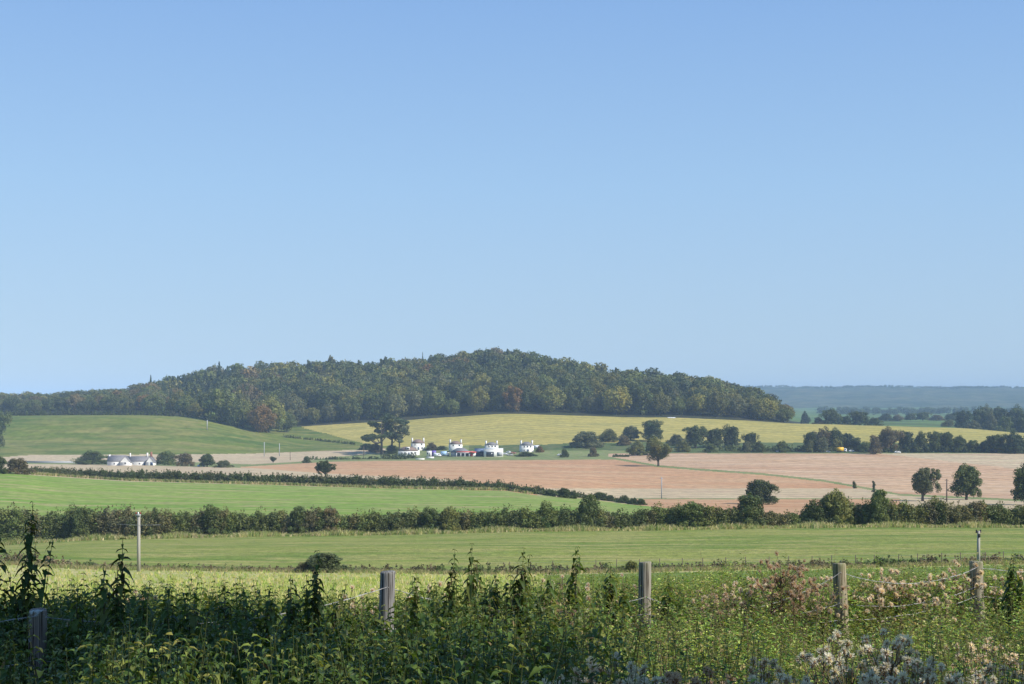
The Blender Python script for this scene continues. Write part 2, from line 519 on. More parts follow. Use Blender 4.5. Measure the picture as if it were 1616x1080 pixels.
for k, nm in enumerate(ZN):
    sel = Q[zn == k]
    if not len(sel):
        continue
    used, inv = np.unique(sel, return_inverse=True)
    m = MB()
    m.add(V[used], inv.reshape(-1, 4))
    if k == 0:   # ground carries on under and behind the camera
        gx = np.linspace(-30, 30, 25); gy = np.linspace(-40, 2.0, 25)
        a, b = np.meshgrid(gx, gy)
        v2 = np.stack([a, b, -1.78 + 0.0 * a - np.clip((np.abs(a) - 1.6), 0, 99) * 0.02 + np.clip(1.0 - b, 0, 99) * 0.01], -1).reshape(-1, 3)
        ii = (np.arange(24)[:, None] * 25 + np.arange(24)[None]).ravel()
        m.add(v2, np.stack([ii, ii + 1, ii + 26, ii + 25], -1))
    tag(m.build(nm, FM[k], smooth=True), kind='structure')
# the land under and around the whole view, reaching past the horizon
m = MB()
gx = np.linspace(-14000, 14000, 57); gy = np.concatenate([[-6000, -2000, -500, -100, -30, 0], np.exp(np.linspace(math.log(3), math.log(16000), 40))])
a, b = np.meshgrid(gx, gy)
lim = np.interp(b, [-6000, -40, 3, 100, 500, 1000, 2000, 9000, 16000], [-60, -8, -8, -22, -48, -60, -80, -60, -60])
v2 = np.stack([a, b, lim], -1).reshape(-1, 3)
ii = (np.arange(len(gy) - 1)[:, None] * 57 + np.arange(56)[None]).ravel()
m.add(v2, np.stack([ii, ii + 1, ii + 58, ii + 57], -1))
tag(m.build('land', FM[13], smooth=True), kind='structure')

# ---------------------------------------------------------------- foliage pieces
def leafquads(mb, P, Nn, S, rng, col, mat=0, asp=0.7):
    """irregular leaf-shaped faces at P facing Nn with half size S"""
    n = len(P)
    r = rng.normal(size=(n, 3))
    t = np.cross(Nn, r); t /= np.linalg.norm(t, axis=1)[:, None] + 1e-9
    b = np.cross(Nn, t); b /= np.linalg.norm(b, axis=1)[:, None] + 1e-9
    S = np.broadcast_to(S, (n,))[:, None]
    j = rng.uniform(0.6, 1.15, (4, n, 1))
    v = np.stack([P - t * S * j[0], P - b * S * asp * j[1], P + t * S * j[2], P + b * S * asp * j[3]], 1).reshape(-1, 3)
    mb.add(v, np.arange(n * 4).reshape(-1, 4), mat=mat, col=col)

def clumps(mb, C, Rd, per, size, rng, tint=(1, 1, 1), tvar=0.18, jit=0.55, flat=1.0, mat=0, lv=0.10):
    """leaf faces on the shells of clumps with centre C, radius Rd"""
    C = np.asarray(C, float); n = len(C)
    Rd = np.broadcast_to(Rd, (n,))
    d = rng.normal(size=(n, per, 3)); d[..., 2] += 0.25
    d /= np.linalg.norm(d, axis=2)[..., None]
    rr = Rd[:, None, None] * (0.55 + 0.5 * rng.random((n, per, 1)) ** 0.7)
    P = C[:, None] + d * rr * np.array([1, 1, flat])
    Nn = d + jit * rng.normal(size=d.shape)
    Nn /= np.linalg.norm(Nn, axis=2)[..., None]
    f = 1 + tvar * rng.normal(size=(n, 1, 1)).clip(-2, 2) + lv * rng.normal(size=(n, per, 1))
    hue = 1 + 0.10 * rng.normal(size=(n, 1, 1)) * np.array([1.0, 0.2, -0.5])
    tint = np.asarray(tint, float)
    if tint.ndim == 2:
        tint = tint[:, None]
    col = (tint * f * hue * np.ones((n, per, 3))).reshape(-1, 3).clip(0.005, 2)
    leafquads(mb, P.reshape(-1, 3), Nn.reshape(-1, 3), size * rng.uniform(0.6, 1.3, n * per), rng, col, mat)

def crown(kind, seed, nclump=46, per=60, leaf=0.035, pv=0.10):
    """unit tree: height 1, crown radius about 0.5 at width 1; returns (crown MB, trunk MB)"""
    rng = np.random.default_rng(seed)
    cm, tm = MB(), MB()
    if kind == 'conifer':
        n = nclump
        h = rng.random(n) ** 0.8
        z = 0.10 + 0.88 * h
        rad = 0.42 * (1 - h) ** 0.75 + 0.02
        th = rng.random(n) * 6.28
        C = np.stack([np.cos(th) * rad * 0.7, np.sin(th) * rad * 0.7, z], 1)
        clumps(cm, C, 0.05 + 0.13 * (1 - h), per, leaf, rng, jit=0.7, flat=0.7)
        tm.tube([(0, 0, -0.05), (0, 0, 0.5), (0, 0, 0.99)], [0.03, 0.018, 0.004], 6)
        return cm, tm
    if kind == 'pine':      # tall bare limbs carrying flat plates of needles
        limbs = []
        for k in range(13):
            th = k * 2.4 + rng.random()
            r = rng.uniform(0.12, 0.48); z = rng.uniform(0.42, 0.95)
            limbs.append((math.cos(th) * r, math.sin(th) * r, z))
        C = []
        for (x, y, z) in limbs:
            tm.tube([(x * .05, y * .05, 0.25 + z * .2), (x * .4, y * .4, z - 0.14), (x, y, z)], [0.018, 0.012, 0.005], 5, col=(1.0, .9, .8))
            for _ in range(6):
                C.append((x + rng.normal() * .06, y + rng.normal() * .06, z + rng.normal() * .025))
        clumps(cm, np.array(C), 0.085, per, leaf, rng, jit=0.7, flat=0.45)
        tm.tube([(0, 0, -0.03), (0.02, 0, 0.4), (-0.01, 0, 0.7), (0, 0, 0.92)], [0.035, 0.026, 0.016, 0.006], 7)
        return cm, tm
    if kind == 'dome':      # one rounded crown reaching nearly to the ground, as trees stand in a wood
        n = nclump
        d = rng.normal(size=(n, 3)); d[:, 2] = np.abs(d[:, 2]) * 1.15 - 0.35; d /= np.linalg.norm(d, axis=1)[:, None]
        rr_ = 0.78 + 0.30 * rng.random((n, 1))
        cx = rng.normal(size=2) * 0.04
        C = d * np.array([0.40, 0.40, 0.44]) * rr_ + np.array([cx[0], cx[1], 0.46])
        C[:, 2] = np.where(C[:, 2] < 0.12, 0.12 + rng.random(n) * 0.1, C[:, 2])
        clumps(cm, C, rng.uniform(0.09, 0.17, n), per, leaf, rng, tvar=0.10, jit=0.32, lv=0.05)
        ni = n * per // 6
        p = rng.normal(size=(ni, 3)); p /= np.linalg.norm(p, axis=1)[:, None]; p *= rng.random((ni, 1)) ** (1 / 3)
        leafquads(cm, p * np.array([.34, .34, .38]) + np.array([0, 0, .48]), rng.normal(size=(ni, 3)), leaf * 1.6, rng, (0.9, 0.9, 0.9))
        tm.tube([(0, 0, -0.05), (0, 0, 0.1), (0.0, 0.006, .35), (0.01, 0, 0.6)], [.035, .028, .02, .01], 7)
        return cm, tm
    base = {'round': 0.07, 'oak': 0.14, 'bush': 0.0, 'tall': 0.06, 'open': 0.14, 'high': 0.5}[kind]
    # lobes first, then clumps on each lobe: light and dark billows with gaps between
    nl = {'round': 11, 'oak': 12, 'bush': 6, 'tall': 10, 'open': 11, 'high': 9}[kind]
    lobes = []
    for k in range(nl):
        for _ in range(60):
            p = rng.uniform(-1, 1, 3)
            if (p ** 2).sum() <= 1:
                break
        h = (p[2] + 1) / 2
        prof = {'round': 0.36, 'oak': 0.40, 'bush': 0.36, 'tall': 0.30, 'open': 0.40, 'high': 0.38}[kind]
        if kind == 'bush':
            p[2] = abs(p[2]) * 2 - 1
        x, y = p[0] * prof, p[1] * prof
        z = base + 0.12 + (0.76 - base) * (p[2] + 1) / 2
        lobes.append((x, y, z, rng.uniform(0.14, 0.22)))
    if kind in ('bush', 'round'):
        rb = 0.36 if kind == 'bush' else 0.26
        for k in range(7):
            th = k * 0.9 + rng.random() * .5
            q_ = rb * rng.uniform(.7, 1.05)
            lobes.append((math.cos(th) * q_, math.sin(th) * q_, (0.13 if kind == 'bush' else 0.19) + rng.random() * .06, rng.uniform(.13, .18)))
    lobes.append((0, 0, 0.72, 0.2 if kind != 'high' else .1)); lobes.append((0, 0, (base + 0.85) / 2, 0.25))
    C, Rr = [], []
    for (x, y, z, r) in lobes:
        for _ in range(max(2, nclump // len(lobes))):
            d = rng.normal(size=3); d[2] += 0.3; d /= np.linalg.norm(d)
            C.append((x + d[0] * r * .75, y + d[1] * r * .75, min(z + d[2] * r * .7, 0.94)))
            Rr.append(r * rng.uniform(0.38, 0.6) * (0.75 if kind in ('open', 'high') else 1))
    C = np.array(C); Rr = np.array(Rr)
    C[:, 2] = np.maximum(C[:, 2], base * 0.9 + 0.03)
    clumps(cm, C, Rr, per, leaf, rng, tvar=0.12, jit=0.42, lv=0.07)
    # inner foliage so that the crown is not hollow
    ni = nclump * per // 6
    p = rng.normal(size=(ni, 3)); p /= np.linalg.norm(p, axis=1)[:, None]; p *= rng.random((ni, 1)) ** (1 / 3)
    zc = (base + 0.95) / 2
    p = p * np.array([0.30, 0.30, (0.95 - base) / 2 * 0.78]) + np.array([0, 0, zc])
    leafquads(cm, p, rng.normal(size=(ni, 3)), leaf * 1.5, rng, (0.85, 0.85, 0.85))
    # trunk and limbs
    th = 0.035 if kind != 'bush' else 0.02
    tm.tube([(0, 0, -0.05), (0.004, 0, 0.1), (0.0, 0.006, base + 0.12), (0.01, 0, 0.6)], [th * 1.35, th, th * .8, th * .3], 8)
    for (x, y, z, r) in lobes[:7]:
        tm.tube([(0, 0, base * 0.7 + 0.04), (x * 0.45, y * 0.45, (base + z) / 2 + 0.02), (x, y, z)], [th * .55, th * .34, th * .12], 5)
    return cm, tm

def joined(kind, seed, **kw):
    cm, tm = crown(kind, seed, **kw)
    for k in range(len(tm.qm)): tm.qm[k] = tm.qm[k] + 1
    for k in range(len(tm.tm)): tm.tm[k] = tm.tm[k] + 1
    off = cm.n
    cm.v += tm.v; cm.q += [a + off for a in tm.q]; cm.t += [a + off for a in tm.t]
    cm.qm += tm.qm; cm.tm += tm.tm; cm.qc += tm.qc; cm.tc += tm.tc; cm.n += tm.n
    return cm

_lib = {}
def tree(name, u, base_py, top_py, wpx, label, cat, color, kind='round', var=0, group=None, Y=None, parts=True, depth=1.0, rng=random.Random(5)):
    """a tree or bush standing where the ground shows at (u, base_py), as tall and wide as it measures in the photo"""
    x, y, z = ground(u, base_py, 40) if Y is None else at_u(u, Y)
    base = HZ - z / y * F
    h = max(0.6, (base - top_py) / F * y)
    wd = wpx / F * y
    return put_tree(name, (x, y, z), h, wd, label, cat, color, kind, var, group, parts, depth, rng)

def put_tree(name, loc, h, wd, label, cat, color, kind='round', var=0, group=None, parts=True, depth=1.0, rng=random.Random(6)):
    key = (kind, var, parts, name if parts else '')
    hi = loc[1] < 900
    per = 60
    if parts:
        if key not in _lib:
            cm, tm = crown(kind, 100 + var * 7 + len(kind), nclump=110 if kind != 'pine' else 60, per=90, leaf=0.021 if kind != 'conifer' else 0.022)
            e = empty(name, (0, 0, 0))
            c = cm.build('crown', LEAF, e); t = tm.build('trunk', BARK, e, smooth=True)
            KIDS[e.name] = [c, t]
            _lib[key] = e
            root = e
        else:
            root = copy_tree(_lib[key])
        for c in kids_of(root):
            if c.name.startswith('crown'):
                c.color = (*color, 1)
            else:
                c.color = (1, 1, 1, 1)
    else:
        if key not in _lib:
            root = joined(kind, 300 + var * 13 + len(kind), nclump=80, per=56, leaf=0.030 if kind != 'conifer' else 0.028).build(name, [LEAF, BARK])
            _lib[key] = root
        else:
            root = _lib[key].copy(); COL.objects.link(root)
        root.name = name
        root.color = (*color, 1)
    root.location = (loc[0], loc[1], loc[2] - 0.15)
    root.rotation_euler = (0, 0, rng.random() * 6.28)
    root.scale = (wd, wd * depth, h)
    return tag(root, label, cat, group)

G_DARK = (0.080, 0.104, 0.032)
G_MID = (0.112, 0.140, 0.038)
G_OLIVE = (0.155, 0.164, 0.044)
G_YEL = (0.195, 0.195, 0.045)
G_GREY = (0.138, 0.150, 0.070)
G_RUST = (0.210, 0.138, 0.050)
G_BROWN = (0.158, 0.130, 0.062)
G_BLUE = (0.060, 0.088, 0.042)
HAZE = 1.08e-4
# ---------------------------------------------------------------- the wood on the hill
WE = [(-160, 1420), (0, 1400), (120, 1330), (250, 1262), (290, 1205), (340, 1165), (400, 1140), (440, 1135), (452, 1200), (470, 1262), (600, 1275), (1262, 1275)]
rg = np.random.default_rng(11)
spots = []
Yr = 0.0
row = 0
while Yr < 470:
    uu = -150 + rg.uniform(0, 20)
    while uu < 1262:
        ye = float(lerp(WE, uu)) + 12 + Yr + rg.uniform(-4, 4)
        stepm = rg.uniform(14, 25) if row < 6 else rg.uniform(12, 19)
        if ye < 1760 and not (uu > 1215 and row > 2):
            spots.append((uu, ye, row))
        uu += stepm * F / ye
    Yr += 15 if row < 3 else 19
    row += 1
NICE = []
mass = MB()
cnt = {}
LAND = [(-200, 110, 'at the far left end of the wood'), (110, 215, 'above the left end of the green hillside'), (215, 285, 'above the white farmhouse'),
        (285, 345, 'where the wood comes down the green hillside'), (345, 400, 'over the twin poles on the green hillside'), (400, 450, 'at the tip where hillside and yellow field meet'),
        (450, 520, 'above the left tip of the yellow field'), (520, 580, 'left of the flat-topped pines'), (580, 650, 'directly above the flat-topped pines'),
        (650, 720, 'above the first white cottage'), (720, 790, 'above the garage with the dark door'), (790, 860, 'above the cottage farthest right'),
        (860, 930, 'over the yellow field brow'), (930, 1000, 'over the round grey-green bushes'), (1000, 1060, 'just left of the white shelter'),
        (1060, 1130, 'just right of the white shelter'), (1130, 1200, 'towards the right end of the wood'), (1200, 1290, 'at the right tip of the wood')]
ROWS = ['at the foot of the wood', 'in the second rank', 'in the third rank', 'in the fourth rank', 'in the fifth rank', 'in the sixth rank', 'in the seventh rank']
ORD = ['first', 'second', 'third', 'fourth', 'fifth', 'sixth', 'seventh', 'eighth', 'ninth', 'tenth', 'eleventh', 'twelfth']
CN = [('dark green', G_DARK), ('mid green', G_MID), ('olive green', G_OLIVE), ('yellowish green', G_YEL), ('grey-green', G_GREY), ('rusty orange', G_RUST), ('brownish', G_BROWN), ('deep blue-green', G_BLUE)]
ord_c = {}
n_single = 0
for (uu, ye, rw) in spots:
    x, y, z = at_u(uu, ye)
    con = (255 < uu < 365 and rw > 2 and rg.random() < 0.75) or (860 < uu < 960 and rw > 9 and rg.random() < 0.45) or (480 < uu < 900 and rg.random() < 0.08 and rw > 2) or (930 < uu < 1050 and rw > 12 and rg.random() < .3)
    pr = [0.33, 0.26, 0.17, 0.04, 0.11, 0.02, 0.06, 0.01] if uu < 1080 else [0.16, 0.25, 0.28, 0.15, 0.10, 0.03, 0.03, 0.0]
    ci = 7 if con else int(rg.choice(8, p=np.array(pr) / sum(pr)))
    cname, c = CN[ci]
    f = rg.uniform(0.6, 1.22)
    c = (c[0] * f * 1.1, c[1] * f * 1.04, c[2] * f * .9)
    small = rg.random() < 0.3
    h = rg.uniform(13, 19) if small else rg.uniform(21, 30)
    wd = h * rg.uniform(0.85, 1.08)
    hf = float(np.interp(uu, [120, 200, 250, 340, 1080, 1200, 1262], [.56, .60, .72, 1, 1, .82, .5]))
    h *= hf; wd *= hf ** .6
    if con:
        h = rg.uniform(20, 27) * max(hf, .7); wd = h * 0.45
    kind = 'conifer' if con else ['dome', 'dome', 'dome', 'round', 'dome'][int(rg.integers(5))]
    if rw <= 0 and kind == 'tall' : kind = 'round'
    if rw == 0:
        z -= h * 0.06
    var = int(rg.integers(3))
    if -60 < uu and n_single < 290 and rw < 7:
        n_single += 1
        pos = [L for a, b, L in LAND if a <= uu < b][0]
        k = (rw, pos); ord_c[k] = ord_c.get(k, 0) + 1
        kn = 'conifer' if con else 'broadleaf'
        lab = '%s %s, %s %s, %s' % (cname, kn, ORD[min(ord_c[k], 12) - 1], ROWS[rw].replace('at the foot', 'at foot').replace('in the ', 'in '), pos.replace('the ', ''))
        lab = ' '.join(lab.split()[:16])
        put_tree('woodland_conifer' if con else 'woodland_tree', (x, y, z), h, wd, lab, 'tree', c, kind, var, 'trees of the wood on the hill', parts=False)
    else:
        NICE.append((x, y, z, h, wd, kind, var, c))
# the farther ranks, past counting, as one mass of crowns
protos = {}
def light(kind, var):
    if (kind, var) not in protos:
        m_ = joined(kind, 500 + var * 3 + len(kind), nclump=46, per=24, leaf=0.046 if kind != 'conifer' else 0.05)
        protos[(kind, var)] = (np.vstack(m_.v), np.vstack(m_.q), np.vstack(m_.qc))
        nv = int(max(np.max(q) for q, mm in zip(m_.q, m_.qm) if mm[0] == 0)) + 1
        Q0 = np.vstack([q for q, mm in zip(m_.q, m_.qm) if mm[0] == 0]); C0 = np.vstack([c_ for c_, mm in zip(m_.qc, m_.qm) if mm[0] == 0])
        protos[(kind, var)] = (np.vstack(m_.v)[:nv], Q0, C0)
    return protos[(kind, var)]
for (x, y, z, h, wd, kind, var, c) in NICE:
    v, q, cc = light(kind, var)
    a = rg.random() * 6.28
    M = np.array([(math.cos(a), math.sin(a), 0), (-math.sin(a), math.cos(a), 0), (0, 0, 1)])
    mass.add((v @ M) * np.array([wd, wd, h]) + np.array([x, y, z - .2]), q, col=cc * np.array(c))
tag(mass.build('woodland', LEAF), 'mixed wood covering the upper slopes and crest of the hill', 'woodland', kind='stuff')

# trees that stand out on the skyline of the wood
for (kd, u, tp, wp, yy, c, lb) in [
    ('pine', 606, 561, 20, 1560, G_DARK, 'flat-topped pine breaking the skyline above the lower pines'),
    ('open', 521, 558, 22, 1590, G_GREY, 'thin pale tree with sky showing through on the wood crest'),
    ('open', 488, 566, 26, 1590, G_DARK, 'bushy dark tree left of the thin pale crest tree'),
    ('conifer', 918, 571, 14, 1640, G_BLUE, 'pointed conifer on the skyline right of the summit'),
    ('conifer', 667, 556, 5, 1620, G_GREY, 'needle-thin grey spire of a tree above the crest'),
    ('open', 643, 562, 14, 1600, G_MID, 'small loose-crowned tree on the crest beside the thin spire'),
    ('round', 706, 560, 34, 1620, G_BROWN, 'brown-topped rounded tree on the crest left of the summit'),
    ('round', 745, 552, 34, 1640, G_DARK, 'big round-headed tree at the very summit of the wood'),
    ('round', 775, 553, 34, 1640, G_MID, 'green domed tree just right of the summit tree'),
    ('conifer', 238, 592, 8, 1580, G_BLUE, 'lone thin conifer top where the crest drops to the left'),
    ('conifer', 346, 571, 13, 1560, G_BLUE, 'tallest conifer of the dark clump on the left shoulder'),
    ('round', 1080, 592, 24, 1620, G_DARK, 'dark rounded tree bumping above the right shoulder'),
    ('tall', 1155, 603, 22, 1560, G_DARK, 'dark tree standing proud near the right end of crest')]:
    x, y, z = at_u(u, yy)
    tree('skyline_tree' if kd != 'conifer' else 'skyline_conifer', u, HZ - z / y * F, tp, wp, lb, 'tree', c, kd, Y=yy, var=1)

# ---------------------------------------------------------------- field trees and bushes (u, base row, top row, width px)
TG = 'trees of the hedgerow below the yellow field'
TL = [
 # oak and others in the pink fields
 ('oak_tree', 'oak', 1039, 736, 691, 40, G_OLIVE, None, 'spreading oak standing alone on the green line between two pink fields', None),
 ('field_tree', 'bush', 1197, 796, 754, 58, G_DARK, None, 'round dark tree rising behind the tall hedge', None),
 ('field_tree', 'open', 1456, 791, 736, 48, G_GREY, None, 'loose grey-green tree with a bare forked limb on its right', None),
 ('field_tree', 'round', 1525, 789, 727, 52, G_MID, None, 'tall full tree just right of the thin pole', None),
 ('field_tree', 'round', 1618, 797, 727, 46, G_DARK, None, 'very dark tree cut off by the right edge', None),
 ('small_tree', 'open', 514, 753, 726, 31, G_DARK, None, 'small wide-headed tree on the hedge bank left of centre', None),
 ('small_tree', 'open', 431, 731, 720, 10, G_DARK, None, 'tiny dark tree on the tan strip under the twin poles', None),
 ('small_tree', 'bush', 484, 731, 719, 14, G_MID, None, 'little bush on the strip between tan and pink fields', None),
 # round the farmhouse
 ('garden_tree', 'bush', 145, 733, 710, 50, G_MID, None, 'broad domed tree left of the white farmhouse', None),
 ('garden_tree', 'bush', 260, 734, 711, 36, G_MID, None, 'leafy tree touching the right gable of the farmhouse', None),
 ('garden_tree', 'bush', 293, 736, 713, 30, G_BROWN, None, 'brownish tree, second right of the farmhouse', None),
 ('garden_tree', 'round', 327, 737, 714, 28, G_DARK, None, 'dark tree with the blue car under it', None),
 ('garden_bush', 'bush', 353, 738, 725, 28, G_GREY, None, 'low grey bush, last right of the farmhouse', None),
 ('corner_bush', 'bush', 28, 748, 721, 44, G_BROWN, None, 'dark brown-topped bush at the left end of the hedge bank', None),
 ('corner_bush', 'bush', -4, 748, 716, 30, G_DARK, None, 'dark bush cut by the left edge beside the brown one', None),
 ('edge_tree', 'round', -12, 712, 636, 46, G_DARK, None, 'tall dark tree cut off by the left edge below the wood', None),
 # round the pines and cottages
 ('pine_tree', 'pine', 602, 708, 662, 52, G_DARK, 1010, 'flat-topped pine with bare leaning trunk, left of the three', None),
 ('pine_tree', 'pine', 618, 708, 656, 44, G_BLUE, 1018, 'taller rounder pine, middle of the three', None),
 ('pine_tree', 'pine', 630, 712, 668, 34, G_GREY, 1012, 'drooping dark pine, right of the three', None),
 ('village_bush', 'bush', 579, 710, 699, 26, G_BLUE, None, 'dark rounded bush left of the pines', None),
 ('village_bush', 'bush', 593, 714, 700, 24, G_BROWN, None, 'brownish bush at the foot of the left pine', None),
 ('village_bush', 'bush', 619, 716, 701, 26, G_DARK, None, 'dark bush between pines and white bungalow', None),
 ('village_bush', 'bush', 681, 713, 699, 22, G_BROWN, 1040, 'thin brownish bush right of the first cottage', None),
 ('village_bush', 'bush', 697, 713, 703, 18, G_DARK, 1040, 'green bush left of the second cottage', None),
 ('village_bush', 'bush', 852, 714, 703, 13, G_RUST, None, 'reddish bush right of the fourth cottage', None),
 ('village_bush', 'bush', 830, 720, 713, 34, G_DARK, None, 'dark low bush in front of the fourth cottage', None),
 ('field_bush', 'bush', 891, 722, 709, 15, G_DARK, None, 'dark round bush shading the parked white car', None),
 ('field_bush', 'bush', 936, 721, 704, 16, G_BROWN, None, 'brownish bush right of the car bush', None),
 # hedgerow below the yellow field
 ('hedgerow_tree', 'bush', 925, 706, 679, 54, G_GREY, None, 'wide grey-green clump at the left end of the hedgerow', TG),
 ('hedgerow_tree', 'bush', 961, 697, 676, 34, G_OLIVE, None, 'olive bush behind the left end clump', TG),
 ('hedgerow_tree', 'round', 995, 695, 670, 36, G_GREY, None, 'grey-green round tree left of the dark round one', TG),
 ('hedgerow_tree', 'round', 1029, 697, 662, 38, G_DARK, None, 'dark round tree standing highest above the lone oak', TG),
 ('hedgerow_tree', 'bush', 985, 703, 687, 24, G_BROWN, None, 'brown low bush under the grey-green round tree', TG),
 ('hedgerow_tree', 'bush', 1006, 719, 694, 30, G_OLIVE, None, 'olive bush at the corner of the pink field left of oak', TG),
 ('hedgerow_tree', 'bush', 1028, 718, 695, 26, G_MID, None, 'green bush touching the oak from the left', TG),
 ('hedgerow_tree', 'bush', 1067, 703, 684, 28, G_GREY, None, 'low grey tree behind and right of the oak', TG),
 ('hedgerow_tree', 'bush', 1078, 713, 694, 24, G_OLIVE, None, 'yellow-tinged bush beside the oak on its right', TG),
 ('hedgerow_tree', 'round', 1098, 707, 671, 40, G_DARK, None, 'left of three joined dark trees, broad and round', TG),
 ('hedgerow_tree', 'round', 1127, 707, 673, 34, G_DARK, None, 'middle of three joined dark trees', TG),
 ('hedgerow_tree', 'round', 1153, 706, 672, 36, G_DARK, None, 'right of three joined dark trees, pointed tops', TG),
 ('hedgerow_tree', 'bush', 1121, 714, 698, 22, G_MID, None, 'low bush in front of the three joined trees', TG),
 ('hedgerow_tree', 'round', 1184, 709, 680, 26, G_DARK, None, 'dark tree by itself right of the three joined trees', TG),
 ('hedgerow_tree', 'bush', 1178, 714, 696, 18, G_GREY, None, 'grey bush in front of the single dark tree', TG),
 ('hedgerow_tree', 'bush', 1198, 714, 697, 22, G_MID, None, 'bush filling the gap right of the single dark tree', TG),
 ('hedgerow_tree', 'bush', 1234, 714, 694, 22, G_MID, None, 'rounded bush over the small white car', TG),
 ('hedgerow_tree', 'round', 1279, 713, 681, 28, G_DARK, None, 'leftmost tree of the copse behind the yellow lorry', TG),
 ('hedgerow_tree', 'round', 1300, 711, 675, 34, G_BROWN, None, 'brown-flecked tree, second from the left in the copse', TG),
 ('hedgerow_tree', 'round', 1318, 711, 674, 34, G_DARK, None, 'tallest tree of the copse behind the yellow lorry', TG),
 ('hedgerow_tree', 'bush', 1279, 714, 694, 20, G_OLIVE, None, 'olive bush at the front left of the copse', TG),
 ('hedgerow_tree', 'bush', 1298, 714, 688, 26, G_GREY, None, 'grey bush at the front middle of the copse', TG),
 ('hedgerow_tree', 'bush', 1319, 712, 691, 20, G_YEL, None, 'fresh green bush right above the yellow lorry', TG),
 ('hedgerow_tree', 'round', 1336, 711, 683, 24, G_BLUE, None, 'dark tree at the right shoulder of the copse', TG),
 ('hedgerow_tree', 'bush', 1349, 712, 690, 24, G_DARK, None, 'rounded dark tree above the parked white car', TG),
 ('hedgerow_tree', 'bush', 1366, 714, 696, 26, G_MID, None, 'low green bush between copse and brown tree', TG),
 ('hedgerow_tree', 'bush', 1381, 717, 686, 22, G_BROWN, None, 'dark bush at the left foot of the brown tree', TG),
 ('hedgerow_tree', 'round', 1400, 714, 672, 38, G_BROWN, None, 'tallest tree with a brown crown right of the lorry', TG),
 ('hedgerow_tree', 'round', 1429, 714, 677, 30, G_BLUE, None, 'dark blue-green tree next right of the brown crown', TG),
 ('hedgerow_tree', 'bush', 1453, 714, 683, 28, G_DARK, None, 'rounded tree, second right of the brown crown', TG),
 ('hedgerow_tree', 'round', 1476, 714, 680, 28, G_MID, None, 'green tree, third right of the brown crown', TG),
 ('hedgerow_tree', 'round', 1494, 714, 681, 26, G_DARK, None, 'upright dark tree, fourth right of the brown crown', TG),
 ('hedgerow_tree', 'bush', 1513, 714, 685, 28, G_DARK, None, 'broad dark tree, fifth right of the brown crown', TG),
 ('hedgerow_tree', 'bush', 1535, 714, 693, 26, G_MID, None, 'low tree in the dip above the pale stubble', TG),
 ('hedgerow_tree', 'bush', 1553, 714, 695, 22, G_DARK, None, 'low dark bush right of the dip', TG),
 ('hedgerow_tree', 'round', 1571, 715, 683, 38, G_DARK, None, 'broad dark tree, second from the right end', TG),
 ('hedgerow_tree', 'round', 1602, 716, 681, 38, G_BLUE, None, 'large dark tree at the right end of the hedgerow', TG),
 ('hedgerow_tree', 'round', 1632, 716, 684, 38, G_BLUE, None, 'dark tree cut by the right edge in the hedgerow', TG),
]
BY = 'trees beyond the yellow field'
for (u, b, tp, wp, yy, c, kd, lb) in [
 (1270, 663, 648, 15, 1750, G_BLUE, 'bush', 'small single tree just right of the wood tip'),
 (1292, 670, 659, 20, 1500, G_BROWN, 'bush', 'low brown bush left of the tall dark tree'),
 (1312, 671, 643, 32, 1500, G_DARK, 'round', 'tall dark tree, first of the row beyond the crop'),
 (1335, 672, 656, 24, 1500, G_DARK, 'bush', 'dark bush between the two taller trees'),
 (1356, 672, 647, 34, 1500, G_DARK, 'round', 'broad tree with rounded top, middle of the row'),
 (1379, 673, 658, 26, 1500, G_MID, 'bush', 'lower tree closing the row on the right'),
 (1398, 667, 652, 24, 2000, G_DARK, 'bush', 'first far tree along the small green field'),
 (1416, 667, 654, 20, 2000, G_BROWN, 'bush', 'second far tree along the small green field'),
 (1437, 666, 652, 22, 2050, G_DARK, 'bush', 'third far tree along the small green field'),
 (1456, 665, 649, 26, 2050, G_MID, 'round', 'tallest far tree over the small green field'),
 (1478, 664, 654, 26, 2100, G_BROWN, 'bush', 'low brown far tree right of the tallest'),
 (1500, 663, 652, 26, 2100, G_DARK, 'bush', 'far tree at the right end of small green field'),
 (1497, 673, 663, 24, 1700, G_OLIVE, 'bush', 'olive bush at the right end of green patch'),
 (1520, 676, 647, 30, 1500, G_BLUE, 'round', 'leftmost dark tree of the clump at right'),
 (1536, 678, 663, 30, 1450, G_GREY, 'bush', 'grey-green bush at the foot of the right clump'),
 (1545, 677, 641, 34, 1550, G_DARK, 'round', 'dark tree, second in the right clump'),
 (1556, 674, 637, 24, 1620, G_GREY, 'round', 'tree topping the middle of right clump'),
 (1563, 680, 652, 26, 1450, G_GREY, 'bush', 'pale tree in front of the right clump'),
 (1578, 682, 639, 38, 1560, G_BLUE, 'round', 'broad bluish tree in the right clump'),
 (1585, 684, 655, 30, 1420, G_MID, 'bush', 'mid green tree low in the right clump'),
 (1603, 686, 638, 34, 1560, G_DARK, 'round', 'dark tree near the right edge of the clump'),
 (1612, 688, 657, 30, 1420, G_DARK, 'bush', 'low dark tree by the right edge of the clump'),
 (1634, 688, 640, 38, 1540, G_DARK, 'round', 'dark tree of the clump cut by the right edge')]:
    TL.append(('distant_tree', kd, u, b, tp, wp, c, yy, lb, BY))
rr = random.Random(3)
